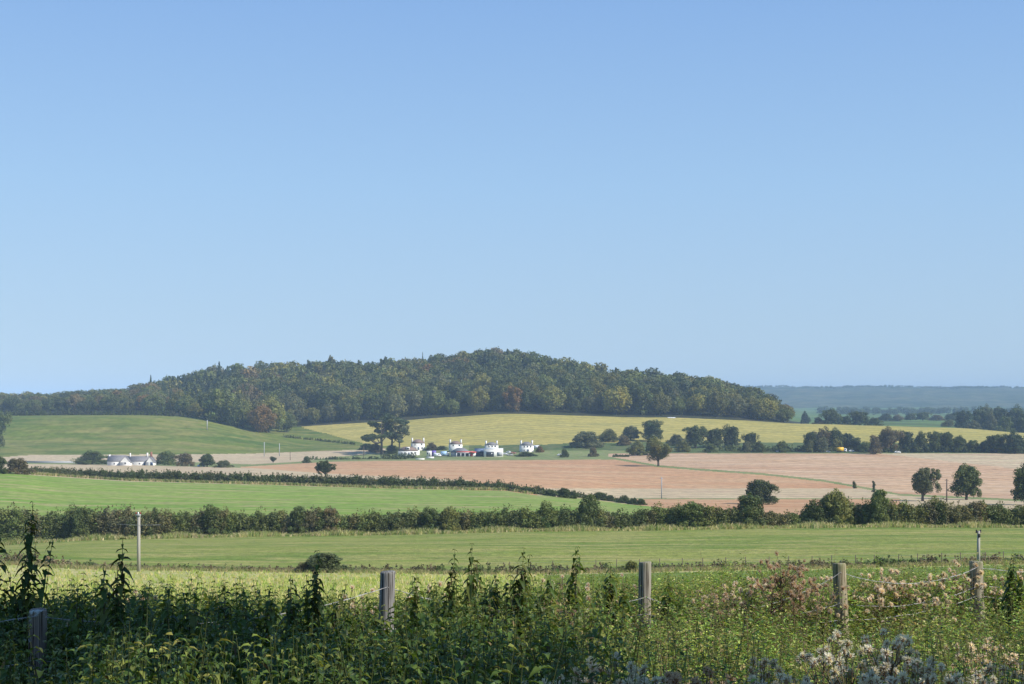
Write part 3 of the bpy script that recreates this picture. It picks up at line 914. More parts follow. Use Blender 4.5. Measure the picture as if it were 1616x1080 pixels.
for k, (nm, kd, u, b, tp, wp, c, yy, lb, g) in enumerate(TL):
    if yy is not None:
        x, y, z = at_u(u, yy)
        b = max(HZ - z / y * F, tp + 4)
    f = rr.uniform(0.85, 1.15)
    cat = 'bush' if 'bush' in nm or (kd == 'bush' and 'bush' in lb) else 'tree'
    tree(nm, u, b, tp - (b - tp) * 0.05, wp * 1.2, lb, cat, tuple(a * f for a in c), kd, var=rr.randrange(6), group=g, Y=yy)

# small bushes of the second hedge where it thins out towards the tall hedge
HB = [(868, 783, 770, 22), (892, 786, 768, 26), (905, 787, 772, 18), (945, 789, 774, 26), (962, 791, 780, 20), (985, 794, 780, 24), (1000, 796, 784, 18), (1012, 797, 786, 18)]
for k, (u, b, tp, wp) in enumerate(HB):
    tree('hedge_bush', u, b, tp, wp * 1.15, '%s dark bush from the left in the thinning end of the bank hedge' % ORD[k], 'bush', G_DARK, 'bush', var=k % 3, group='bushes at the thinning end of the bank hedge')
# taller shrubs growing out of the long hedge
for k, (u, tp, wp, c, lb) in enumerate([
    (20, 793, 60, G_MID, 'broad shrub bulging from the long hedge at the left edge'),
    (128, 795, 34, G_DARK, 'dark shrub left of the wooden pole, above hedge line'),
    (245, 796, 30, G_DARK, 'dark shrub just right of the wooden pole in hedge'),
    (335, 796, 44, G_DARK, 'rounded shrub in the hedge under the farmhouse trees'),
    (472, 792, 36, G_DARK, 'high shrub in the hedge below the small wide tree'),
    (522, 793, 36, G_BROWN, 'twiggy brown-topped shrub in the long hedge'),
    (678, 793, 34, G_DARK, 'dark shrub pair member, left, below the cottages'),
    (706, 795, 32, G_OLIVE, 'dark shrub pair member, right, below the cottages'),
    (862, 785, 34, G_MID, 'rounded tall shrub in the long hedge near centre'),
    (928, 780, 44, G_DARK, 'tallest bushy shrub at the middle of the long hedge'),
    (1092, 785, 46, G_MID, 'wide tall shrub left of the round dark tree'),
    (1184, 772, 50, G_DARK, 'large shrub at the foot of the round dark tree'),
    (1320, 763, 44, G_OLIVE, 'tall pointed hedge tree left of the ivy stump'),
    (1386, 766, 34, G_MID, 'tall hedge tree right against the ivy stump'),
    (1290, 783, 44, G_DARK, 'shrub at the left shoulder of the pointed hedge tree'),
    (1477, 782, 26, G_OLIVE, 'small shrub below the loose grey-green tree'),
    (1543, 784, 36, G_BROWN, 'brownish shrub in the hedge under the tall full tree')]):
    x, y, z = at_u(u, 272)
    b = HZ - z / y * F
    tree('hedge_shrub', u, b, tp + 1, wp * 1.45, lb, 'shrub', tuple(v_ * 1.25 for v_ in c), 'bush', var=k % 6, group='tall shrubs growing out of the long hedge', Y=272)

# ---------------------------------------------------------------- hedges
def hedge(name, label, u0, u1, Yf, topf, thick, nper, per, leaf, palette, seed, rr=(0.35, 0.75), group=None, cat='hedge', mat=None, baseoff=0.0):
    rng = np.random.default_rng(seed)
    us = np.arange(u0, u1, 1.0)
    Ya = np.array([Yf(u) for u in us])
    L = float(np.sum(Ya / F))
    n = int(L * nper)
    u = rng.uniform(u0, u1, n)
    Y = np.array([Yf(a) for a in u])
    X = (u - 808) / F * Y
    off = rng.uniform(-.5, .5, n)
    Yc = Y + off * thick
    Xc = (u - 808) / F * Y
    z0 = zat(Xc, Yc)
    top = (HZ - np.array([topf(a) for a in u])) / F * Y
    H = np.maximum(top - zat(X, Y), 0.5)
    f = rng.random(n)
    prof = 1 - 0.35 * (2 * np.abs(off)) ** 3
    r = rng.uniform(*rr, n)
    zz = z0 + baseoff + f * np.maximum(H * prof - r * 0.9, 0.1)
    # species change along the hedge, a few metres each
    sp = (np.floor(X / 3.5 + 0.6 * np.sin(X * .7)).astype(int) * 7919) % 997
    pal = np.array(palette)
    cc = pal[sp % len(pal)]
    clumps(mb := MB(), np.stack([Xc, Yc, zz], 1), r, per, leaf, rng, tint=cc, tvar=0.12, jit=0.5, lv=0.07)
    # loose shoots standing out of the top
    ns = int(L * 2.2)
    k = rng.integers(0, n, ns)
    ph = np.maximum(H[k] * prof[k], .3)
    s = rng.uniform(0.2, 0.7, ns) * rr[1] * 1.3
    C = np.stack([Xc[k], Yc[k], z0[k] + ph + s * .2], 1)
    clumps(mb, C, s * .45, 14, leaf * .8, rng, tint=cc[k], tvar=.2, jit=.9, flat=1.8)
    return tag(mb.build(name, mat or LEAF), label, cat, group)

TOP1 = [(-200, 797), (0, 798), (35, 798), (60, 811), (85, 806), (100, 802), (180, 800), (230, 803), (270, 810), (300, 806), (330, 802), (380, 807), (400, 808), (440, 806), (500, 803), (545, 810), (620, 807),
        (660, 806), (730, 806), (800, 804), (830, 801), (880, 806), (895, 800), (960, 807), (1000, 806), (1060, 797), (1100, 796), (1130, 798), (1200, 803), (1230, 807), (1262, 811), (1275, 794), (1340, 790), (1400, 791), (1450, 793), (1500, 793), (1560, 796), (1616, 798), (1800, 800)]
hedge('hedge', 'long tall hawthorn hedge running right across between meadow and fields', -220, 1830, lambda u: 273 + 1.2 * math.sin(u * .02), lambda u: float(lerp(TOP1, u)) + 2.5 * math.sin(u * .21) + 2 * math.sin(u * .083 + 1),
      4.2, 44, 46, 0.17, [(0.11, 0.13, 0.042), (0.125, 0.15, 0.045), (0.14, 0.17, 0.045), (0.165, 0.155, 0.06), (0.115, 0.14, 0.045), (0.155, 0.145, 0.07), (0.17, 0.18, 0.05)], 21, rr=(0.45, 0.95))
hedge('hedgerow_undergrowth', 'low hedge joining the trees right of the brown crown', 1365, 1700, lambda u: 968, lambda u: 703 + 3 * math.sin(u * .09) + 2 * math.sin(u * .23), 5, 7, 26, 0.4, [G_MID, G_DARK, G_GREY, G_DARK], 31, rr=(0.8, 1.8))
def y2(u):
    return _y2[int(np.clip((u + 100) / 4, 0, len(_y2) - 1))]
_y2 = [ground(float(u), float(lerp(H2, u)) - 1.5, 280, 700)[1] for u in np.arange(-100, 1024, 4)]
hedge('bank_hedge', 'low overgrown hedge bank between the bright green field and the stubble', 40, 1016, y2,
      lambda u: float(lerp([(0, 733), (60, 738), (150, 742), (300, 745), (400, 748), (600, 753), (700, 756), (800, 762), (850, 771), (920, 779), (1000, 790), (1016, 794)], u)) + 1.0 * math.sin(u * .3) + math.sin(u * .11),
      4.0, 26, 34, 0.26, [G_DARK, (0.07, 0.085, 0.03), G_DARK, (0.09, 0.10, 0.04)], 22, rr=(0.5, 1.1))
hedge('crest_hedge', 'dark clipped hedge along the crest of the green hillside', -60, 275, lambda u: 1185, lambda u: 649 + 1.2 * math.sin(u * .09), 3, 4, 26, 0.5, [G_DARK, (0.06, 0.07, 0.04)], 23, rr=(0.7, 1.4))
hedge('roadside_hedge', 'low dark hedge along the road between cottages and lone oak', 600, 660, lambda u: 955, lambda u: 717, 2, 4, 26, 0.4, [G_DARK], 24, rr=(0.5, .9))
hedge('boundary_hedge', 'low green hedge right of the single dark tree', 1135, 1275, lambda u: 985, lambda u: 704 + 1.5 * math.sin(u * .12), 3, 4, 26, 0.4, [G_MID, G_DARK, G_GREY], 25, rr=(0.6, 1.2))
hedge('lane_hedge', 'thin low hedge in the strip left of the cottages', 490, 640, lambda u: 940, lambda u: 722.5 + 1.2 * math.sin(u * .2), 2.5, 3, 26, 0.4, [G_MID, G_DARK], 26, rr=(0.4, .9))
hedge('corner_hedge', 'dark short hedge by the field corner left of the oak', 968, 992, lambda u: 935, lambda u: 718, 2, 6, 30, 0.35, [G_DARK], 27, rr=(0.4, .8))  # short dark green hedge by the field corner
_ys = [ground(float(u), 690 + (u - 446) * .105, 700, 1250)[1] for u in range(446, 561, 2)]
hedge('slope_hedge', 'dark hedge slanting down beside the yellow field left of pines', 446, 560, lambda u: _ys[int(np.clip((u - 446) / 2, 0, len(_ys) - 1))], lambda u: float(lerp([(446, 686), (480, 691), (560, 699)], u)), 3, 3, 24, 0.4, [G_MID, G_DARK], 28, rr=(0.4, 1.0))
hedge('bramble_strip', 'low brown-green bramble strip crossing the grass behind the weeds', -60, 1700, lambda u: 152.5 + math.sin(u * .013) * 1.5,
      lambda u: float(lerp([(-60, 866), (0, 868), (60, 876), (130, 886), (200, 894), (300, 898), (400, 899), (560, 897), (640, 893), (760, 893), (860, 893), (960, 893), (1100, 890), (1300, 884), (1616, 874)], u)) + 1.6 * math.sin(u * .17) + 1.2 * math.sin(u * .071),
      2.4, 13, 26, 0.11, [(0.13, 0.12, 0.06), (0.16, 0.135, 0.08), (0.09, 0.12, 0.04), (0.19, 0.15, 0.085)], 29, rr=(0.16, 0.36), cat='brambles')
tree('meadow_bush', 510, 905, 867, 92, 'lone dark bush in the meadow left of the second fence post', 'bush', (0.10, 0.125, 0.05), 'bush', var=1, Y=150)
tree('meadow_bush', 478, 905, 884, 36, 'brown twiggy bush leaning on the lone dark meadow bush', 'bush', G_BROWN, 'bush', var=2, Y=149)
tree('meadow_bush', 996, 905, 880, 30, 'small pale bush left of the middle fence post', 'bush', G_OLIVE, 'bush', var=0, Y=149)
# ivy-covered stumps beside the far green line
for (u, b, tp, wp, lb) in [(1348, 771, 761, 7, 'short ivy-covered stump in the pink field'), (1379, 777, 760, 6, 'taller narrow ivy-covered stump against the hedge tree')]:
    x, y, z = ground(u, b, 300)
    h = (b - tp) / F * y; wd = wp / F * y
    e = empty('ivy_stump', (x, y, z)); tag(e, lb, 'tree stump')
    t = MB(); t.tube([(0, 0, -.2), (0.1, 0, h * .5), (0, 0, h * .95)], [wd * .25, wd * .2, wd * .17], 8); t.build('trunk', BARK, e)
    rng = np.random.default_rng(int(u)); c = MB()
    zz = np.linspace(.1, h * .95, 14)
    clumps(c, np.stack([rng.normal(0, wd * .12, 14), rng.normal(0, wd * .12, 14), zz], 1), wd * .34, 60, .2, rng, tint=G_DARK)
    c.build('crown', LEAF, e)

# far trees dotted over the distant countryside and crest line of the far ridge: one mass each
def scatter(name, label, n, u0, u1, y0, y1, h, seed, col, ymul=1.0):
    rng = np.random.default_rng(seed)
    mb = MB()
    u = rng.uniform(u0, u1, n); Y = rng.uniform(y0, y1, n)
    X = (u - 808) / F * Y; Z = zat(X, Y)
    for k in range(n):
        v, q, cc = light(['round', 'bush', 'round'][k % 3], k % 3)
        s = rng.uniform(.7, 1.3) * h
        mb.add(v * np.array([s * 1.3, s * 1.3, s]) + np.array([X[k], Y[k], Z[k] - s * .1]), q[::2], col=cc[::2] * np.array(col) * rng.uniform(.8, 1.2))
    return tag(mb.build(name, LEAF), label, 'woodland', kind='stuff')
scatter('ridge_woods', 'woods running along the crest of the far blue ridge', 900, 1150, 1700, 6350, 6700, 9, 41, G_MID)
scatter('distant_woods', 'low wooded rise between the far ridge and the green fields', 260, 1290, 1680, 3300, 3900, 15, 42, G_DARK)
scatter('valley_woods', 'far wood seen over the left end of the green hillside', 120, -120, 230, 1750, 1950, 13, 43, G_MID)

# ---------------------------------------------------------------- materials of built things
WHITE = plain('white_render', (0.76, 0.745, 0.70), 0.85, var=0.09, nscale=0.6)
SLATE = plain('slate_roof', (0.19, 0.185, 0.19), 0.7, var=0.2, nscale=2.0)
TILE = plain('brown_tile_roof', (0.22, 0.155, 0.125), 0.8, var=0.2, nscale=2.0)
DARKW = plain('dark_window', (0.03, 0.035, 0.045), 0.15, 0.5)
GREYM = plain('grey_metal', (0.33, 0.34, 0.35), 0.5)
BRICK = plain('brick', (0.28, 0.13, 0.09), 0.85)
REDP = plain('red_paint', (0.60, 0.07, 0.05), 0.5, var=.05)
BLUEP = plain('light_blue_paint', (0.35, 0.52, 0.72), 0.45, var=.05)
PURP = plain('purple_paint', (0.17, 0.11, 0.42), 0.5, var=.05)
YELP = plain('yellow_paint', (0.80, 0.47, 0.04), 0.5, var=.06)
NAVY = plain('navy_paint', (0.05, 0.08, 0.15), 0.4, var=.05)
SILV = plain('silver_paint', (0.50, 0.52, 0.55), 0.35, var=.05)
WPAINT = plain('white_paint', (0.82, 0.82, 0.82), 0.35, var=.03)
RUBBER = plain('rubber', (0.03, 0.03, 0.03), 0.9)
STONE = plain('pale_stone', (0.50, 0.46, 0.40), 0.9)

def window(parent, x, y, z, ww, hh, pane=True):
    """window in a wall facing -y; centre x, z"""
    m_ = MB()
    m_.box((x, y - .03, z + hh / 2), (ww + .16, .1, .08)); m_.box((x, y - .05, z - hh / 2), (ww + .2, .16, .08))
    m_.box((x - ww / 2 - .04, y - .03, z), (.08, .1, hh - .09)); m_.box((x + ww / 2 + .04, y - .03, z), (.08, .1, hh - .09))
    m_.box((x, y - .035, z), (.06, .08, hh - .09))
    f = m_.build('window', WPAINT, parent)
    p_ = MB(); p_.box((x, y - .012, z), (ww - .02, .05, hh - .1)); p_.build('pane', DARKW, f)
    return f

def roof_gable(m_, x0, x1, y0, y1, z0, z1, ov=.35, along='x', thick=.18):
    """two pitched slabs, closed underneath"""
    if along == 'x':
        ym = (y0 + y1) / 2
        s = (z1 - z0) / (ym - y0); ze = z0 - s * ov
        P_ = [(x0 - ov, y0 - ov, ze), (x0 - ov, ym, z1), (x0 - ov, y1 + ov, ze)]
        A = P_ + [(x, y, z - thick) for x, y, z in P_]
        B = [(x1 + ov, y, z) for x, y, z in A]
    else:
        xm = (x0 + x1) / 2
        s = (z1 - z0) / (xm - x0); ze = z0 - s * ov
        P_ = [(x0 - ov, y0 - ov, ze), (xm, y0 - ov, z1), (x1 + ov, y0 - ov, ze)]
        A = P_ + [(x, y, z - thick) for x, y, z in P_]
        B = [(x, y1 + ov, z) for x, y, z in A]
    v = A + B
    m_.add(v, [(0, 1, 7, 6), (1, 2, 8, 7), (3, 9, 10, 4), (4, 10, 11, 5), (0, 6, 9, 3), (2, 5, 11, 8), (0, 3, 4, 1), (1, 4, 5, 2), (6, 7, 10, 9), (7, 8, 11, 10)])

def wall_gable(m_, x0, x1, y0, y1, z1, zr, along='x'):
    """walls with gable triangles up to ridge zr"""
    m_.add([(x0, y0, -.5), (x1, y0, -.5), (x1, y1, -.5), (x0, y1, -.5), (x0, y0, z1), (x1, y0, z1), (x1, y1, z1), (x0, y1, z1)],
           [(0, 1, 5, 4), (1, 2, 6, 5), (2, 3, 7, 6), (3, 0, 4, 7)])
    if along == 'x':
        ym = (y0 + y1) / 2
        m_.add([(x0, y0, z1), (x0, y1, z1), (x0, ym, zr), (x1, y0, z1), (x1, y1, z1), (x1, ym, zr)], t=[(0, 2, 1), (3, 4, 5)])
    else:
        xm = (x0 + x1) / 2
        m_.add([(x0, y0, z1), (x1, y0, z1), (xm, y0, zr), (x0, y1, z1), (x1, y1, z1), (xm, y1, zr)], t=[(0, 1, 2), (3, 5, 4)])

def roof_hip(m_, x0, x1, y0, y1, z0, z1, ov=.35):
    ym = (y0 + y1) / 2; k = (y1 - y0) / 2
    x0 -= ov; x1 += ov; y0 -= ov; y1 += ov
    m_.add([(x0, y0, z0), (x1, y0, z0), (x1, y1, z0), (x0, y1, z0), (x0 + k, ym, z1), (x1 - k, ym, z1)],
           [(0, 1, 5, 4), (2, 3, 4, 5), (0, 3, 2, 1)], [(1, 2, 5), (3, 0, 4)])

def px(v, Y): return v / F * Y

def gy(u, base):
    return ground(u, base, 600, 1240)[1]

def cottage(u, base, wpx, eave, ridge, Y, label, wins, lower, rz=R(12), roofm=None):
    Y = gy(u, base)
    x, y, z = at_u(u, Y)
    z = (HZ - base) / F * Y
    e = empty('cottage', (x, y, z), rz); tag(e, label, 'cottage', 'white cottages by the road')
    wd = px(wpx, Y) / 2 * .97; d = 6.5
    h1 = px(base - eave, Y); h2 = px(base - ridge, Y)
    wl = MB(); wl_extra = 3.0
    wl.box((0, 0, h1 / 2 - 1.5), (2 * wd, d, h1 + 3.0)); wall = wl.build('wall', WHITE, e)
    rf = MB(); roof_hip(rf, -wd, wd, -d / 2, d / 2, h1 + .02, h2, .25); r_ = rf.build('roof', roofm or TILE, e)
    for s in (-1, 1):
        c = MB(); c.box((s * (wd - .45), 0, (h1 + h2 + 1.0) / 2), (.95, 1.5, h2 + 1.0 - h1)); c.box((s * (wd - .45), 0, h2 + 1.05), (1.1, 1.65, .12)); c.build('chimney', WHITE, r_)
        pt = MB()
        for yy in (-.4, .4): pt.tube([(s * (wd - .45), yy, h2 + 1.0), (s * (wd - .45), yy, h2 + 1.5)], .13, 8)
        pt.build('chimney_pot', BRICK, r_)
    for fx in wins: window(e, fx * wd, -d / 2, h1 - .9, 1.1, 1.1)
    for fx in lower: window(e, fx * wd, -d / 2, h1 - 3.5, 1.1, 1.2)
    if lower:
        dr = MB(); dr.box((0, -d / 2 - .03, h1 - 3.75), (.95, .1, 2.0)); dr.build('door', NAVY, e)
    return e

cottage(659.5, 711, 20.5, 699.5, 693.5, 1075, 'white cottage highest up, left above the bungalow', (-.5, .5), (-.55, .6))
cottage(719, 713, 20, 701, 696, 1045, 'white cottage behind the grey-roofed shop with red sign', (-.5, .5), ())
cottage(775.5, 713, 20, 702.5, 698, 1045, 'white cottage rising behind the flat-roofed garage', (-.5, 0, .5), (), roofm=SLATE)
cottage(831, 713.5, 20.5, 702.8, 697.5, 1040, 'white cottage standing apart at the right end of the group', (-.5, 0, .5), (-.5, .1), roofm=SLATE)

def put(name, u, base, Y, label, cat, rz=0.0, group=None):
    if 300 < Y < 1240: Y = gy(u, base)
    x = (u - 808) / F * Y
    e = empty(name, (x, Y, (HZ - base) / F * Y), rz)
    return tag(e, label, cat, group)

# bungalow
Yb = gy(645, 718.5)
e = put('bungalow', 645, 718.5, Yb, 'long white bungalow with brown hipped roof and dormer', 'bungalow', R(8))
wd = px(33, Yb) / 2; h1 = px(7.3, Yb); h2 = px(13.5, Yb)
m_ = MB(); m_.box((0, 0, h1 / 2 - 1), (2 * wd, 8, h1 + 2)); m_.build('wall', WHITE, e)
m_ = MB(); roof_hip(m_, -wd, wd * .85, -4, 4, h1, h2, .3); rf = m_.build('roof', TILE, e)
m_ = MB(); m_.box((-.6, -2.3, h1 + 1.5), (2.2, 2.4, 1.9)); dm = m_.build('dormer', WHITE, rf)
m_ = MB(); m_.box((-.6, -3.53, h1 + 1.5), (1.5, .1, 1.0)); m_.build('window', DARKW, dm)
for fx in (-.7, -.35, .25, .6): window(e, fx * wd, -4, h1 * .55, 1.4, 1.1)
m_ = MB(); m_.box((0, -4.03, 1.0), (.95, .1, 2.0)); m_.build('door', NAVY, e)

# shop with grey roof and red fascia
Ys_ = gy(727, 720.5)
e = put('roadside_shop', 727, 720.5, Ys_, 'grey-roofed roadside shop with red fascia and white posts', 'shop', R(6))
wd = px(30, Ys_) / 2; h1 = px(7, Ys_); h2 = px(13.5, Ys_)
m_ = MB(); m_.box((0, 1, h1 / 2 - .5), (2 * wd, 9, h1 + 1)); m_.build('wall', GREYM, e)
m_ = MB(); roof_hip(m_, -wd, wd, -3.5, 5.5, h1, h2, .3); m_.build('roof', SLATE, e)
m_ = MB(); m_.box((2.6, -4.6, h1 + .15), (11.5, .18, .8)); m_.build('fascia', REDP, e)
m_ = MB(); m_.box((2.6, -4.62, h1 - .45), (11.5, .1, .35)); m_.build('fascia_band', WPAINT, e)
m_ = MB(); m_.box((2.6, -4.0, h1 + .62), (11.7, 1.4, .12)); m_.build('canopy', GREYM, e)
for xx in (-3.1, -.2, 2.6, 5.5, 8.2):
    m_ = MB(); m_.box((xx, -4.55, h1 / 2 - .4), (.35, .3, h1 - .5)); m_.build('post', WPAINT, e)
for xx in (-1.6, 1.2, 4.1):
    m_ = MB(); m_.box((xx, -3.53, 1.2), (1.9, .1, 1.8)); m_.build('window', DARKW, e)
m_ = MB(); m_.box((7.2, -3.53, 1.1), (1.3, .1, 2.1)); m_.build('door', REDP, e)
e = put('roadside_kiosk', 746, 720.5, 1000, 'small white kiosk with red sign right of the shop', 'kiosk', R(6))
m_ = MB(); m_.box((0, 0, 1.4), (3.9, 3, 3.0)); m_.build('wall', WHITE, e)
m_ = MB(); m_.box((0, -1.1, 3.05), (4.3, 5, .25)); m_.build('roof', SLATE, e)
m_ = MB(); m_.box((0, -3.65, 2.95), (4.3, .12, .75)); m_.build('fascia', REDP, e)
m_ = MB(); m_.box((-.6, -1.54, 1.5), (1.4, .1, 1.1)); m_.build('window', DARKW, e)

# dark shed and garage
e = put('dark_shed', 757, 720, 1012, 'dark open-fronted shed with bluish sloping roof left of garage', 'shed', R(6))
m_ = MB(); m_.box((0, 0, 1.6), (6.2, 7, 3.4)); m_.build('wall', NAVY, e)
m_ = MB(); m_.add([(-3.4, -3.8, 3.35), (3.4, -3.8, 3.35), (3.4, 3.8, 5.2), (-3.4, 3.8, 5.2), (-3.4, -3.8, 3.2), (3.4, -3.8, 3.2), (3.4, 3.8, 5.05), (-3.4, 3.8, 5.05)],
                 [(0, 1, 2, 3), (4, 7, 6, 5), (0, 4, 5, 1), (1, 5, 6, 2), (2, 6, 7, 3), (3, 7, 4, 0)]); m_.build('roof', plain('blue_grey_sheet', (.16, .2, .28), .5), e)
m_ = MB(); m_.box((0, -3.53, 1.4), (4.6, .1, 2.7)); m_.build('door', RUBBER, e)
Yg = gy(778.5, 720.7)
e = put('garage_workshop', 778.5, 720.7, Yg, 'white flat-roofed garage workshop with dark open doorway', 'garage', R(3))
wd = px(30, Yg) / 2; hh = px(12.3, Yg)
m_ = MB(); m_.box((0, 0, hh / 2 - .5), (2 * wd, 9, hh + 1)); m_.build('wall', WHITE, e)
m_ = MB(); m_.box((0, 0, hh + .12), (2 * wd + .3, 9.3, .22)); m_.build('roof', WPAINT, e)
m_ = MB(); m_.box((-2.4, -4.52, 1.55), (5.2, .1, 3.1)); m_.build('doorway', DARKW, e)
m_ = MB(); m_.box((-2.4, -4.56, 3.25), (5.5, .16, .2)); m_.build('door_rail', GREYM, e)
f = MB(); f.box((4.2, -4.52, 1.8), (3.7, .1, 2.7)); fo = f.build('shutter', GREYM, e)
m_ = MB(); m_.box((4.2, -4.58, 1.8), (.12, .1, 2.5)); m_.build('handle', WPAINT, fo)

# white low walls and other small buildings
def simple_wall(name, u0, u1, base, top, Y, label, mat, th=.3):
    Y = gy((u0 + u1) / 2, base)
    e_ = put(name, (u0 + u1) / 2, base, Y, label, 'wall')
    L_ = px(u1 - u0, Y); h_ = px(base - top, Y)
    m_ = MB(); m_.box((0, 0, h_ / 2 - .2), (L_, th, h_ + .4)); m_.build('wall_face', mat, e_)
    m_ = MB(); m_.box((0, 0, h_ + .05), (L_ + .1, th + .12, .1)); m_.build('coping', STONE, e_)
simple_wall('garden_wall', 656, 670, 725.5, 723.5, 965, 'low white wall by the verge below the bungalow', WHITE)
simple_wall('garden_wall', 673, 685, 723.5, 721, 975, 'white wall in front of the purple and white boxes', WHITE)
simple_wall('field_wall', 40, 118, 731, 728, 860, 'long grey stone wall left of the farmhouse', GREYM)

def container(name, u0, u1, base, top, Y, label, cat, mat, mat2=None, d=3.0):
    Y = gy((u0 + u1) / 2, base)
    e_ = put(name, (u0 + u1) / 2, base, Y, label, cat)
    L_ = px(u1 - u0, Y); h_ = px(base - top, Y)
    m_ = MB(); m_.box((0, 0, h_ / 2), (L_, d, h_)); m_.build('body', mat, e_)
    m_ = MB(); m_.box((0, 0, h_ + .06), (L_ + .12, d + .12, .12)); m_.build('roof', mat2 or mat, e_)
    m_ = MB(); m_.box((L_ * .2, -d / 2 - .03, h_ * .42), (L_ * .28, .08, h_ * .7)); m_.build('door', GREYM, e_)
    m_ = MB(); m_.box((-L_ * .25, -d / 2 - .03, h_ * .6), (L_ * .3, .08, h_ * .3)); m_.build('window', DARKW, e_)
container('portable_office', 673.5, 681, 721, 712, 1000, 'white boxy cabin left of the purple one', 'cabin', WHITE)
container('display_booth', 681.5, 688, 720.5, 711.5, 1003, 'purple-topped booth between white cabin and white van', 'booth', PURP, PURP)
e = put('field_shelter', 1059.5, 664, 1262, 'white half-round field shelter on the brow of the yellow field', 'shelter')
m_ = MB()
th = np.linspace(0, math.pi, 13)
pr = np.stack([np.cos(th) * 2.3, np.sin(th) * 2.9], 1)
v = [(-3.4, a, b) for a, b in pr] + [(3.4, a, b) for a, b in pr]
m_.add(v, [(k, k + 1, k + 14, k + 13) for k in range(12)]); m_.build('cover', WPAINT, e)
m_ = MB(); m_.add([(-3.4, a, b) for a, b in pr] + [(-3.4, 0, 0)], t=[(13, k + 1, k) for k in range(12)]); m_.add([(3.4, a, b) for a, b in pr] + [(3.4, 0, 0)], t=[(13, k, k + 1) for k in range(12)]); m_.build('end_panel', WPAINT, e)
for xx in (-3.2, -1.1, 1.1, 3.2):
    m_ = MB(); m_.tube([(xx, math.cos(t_) * 2.34, math.sin(t_) * 2.94) for t_ in th], .06, 6); m_.build('hoop', GREYM, e)

# farmhouse
Yf_ = gy(207, 734.2)
sx = Yf_ / F
def fx_(u): return (u - 207) * sx
e = put('farmhouse', 207, 734.6, Yf_, 'long low white farmhouse with slate roof and two gables', 'farmhouse', R(4))
m_ = MB()
wall_gable(m_, fx_(171), fx_(192), -1.5, 4.5, 2.5, 5.7); wall_gable(m_, fx_(206), fx_(232), -1.5, 4.5, 2.5, 5.2); m_.build('wall', WHITE, e)
m_ = MB(); wall_gable(m_, fx_(191.5), fx_(208.5), -3.6, 4.6, 1.9, 5.2, 'y'); m_.build('gable_wall', WHITE, e)
m_ = MB(); wall_gable(m_, fx_(231.5), fx_(244), -3.6, 4.6, 1.9, 4.9, 'y'); m_.build('gable_wall', WHITE, e)
rf = MB(); roof_gable(rf, fx_(171), fx_(199), -1.5, 4.5, 2.55, 5.8, .12); R1 = rf.build('roof', SLATE, e)
rf = MB(); roof_gable(rf, fx_(201), fx_(237), -1.5, 4.5, 2.53, 5.2, .11); R2 = rf.build('roof', SLATE, e)
rf = MB(); roof_gable(rf, fx_(191.5), fx_(208.5), -3.55, 4.6, 1.98, 5.35, .22, 'y'); rf.build('roof', SLATE, e)
rf = MB(); roof_gable(rf, fx_(231.5), fx_(244), -3.55, 4.6, 1.96, 5.05, .22, 'y'); rf.build('roof', SLATE, e)
for (u_, zt, mm, w_) in [(173, 6.2, WHITE, 1.0), (205, 7.0, WHITE, .6), (231.5, 7.2, WHITE, .8), (237.5, 7.6, BRICK, 1.1)]:
    c = MB(); c.box((fx_(u_), 1.5, (4.2 + zt) / 2), (w_, 1.0, zt - 4.2)); c.build('chimney', mm, R2)
    c = MB(); c.tube([(fx_(u_), 1.5, zt), (fx_(u_), 1.5, zt + .45)], .15, 8); c.build('chimney_pot', BRICK, R2)
for u_ in (182, 211, 221): window(e, fx_(u_), -1.5, 1.1, .8, .9)
window(e, fx_(200), -3.6, 1.4, 1.0, 1.0)
m_ = MB(); m_.box((fx_(228.5), -1.53, .95), (.9, .1, 1.9)); m_.build('door', NAVY, e)
m_ = MB(); m_.box((fx_(240.5), -3.63, 1.0), (1.5, .1, 1.8)); m_.build('door', NAVY, e)

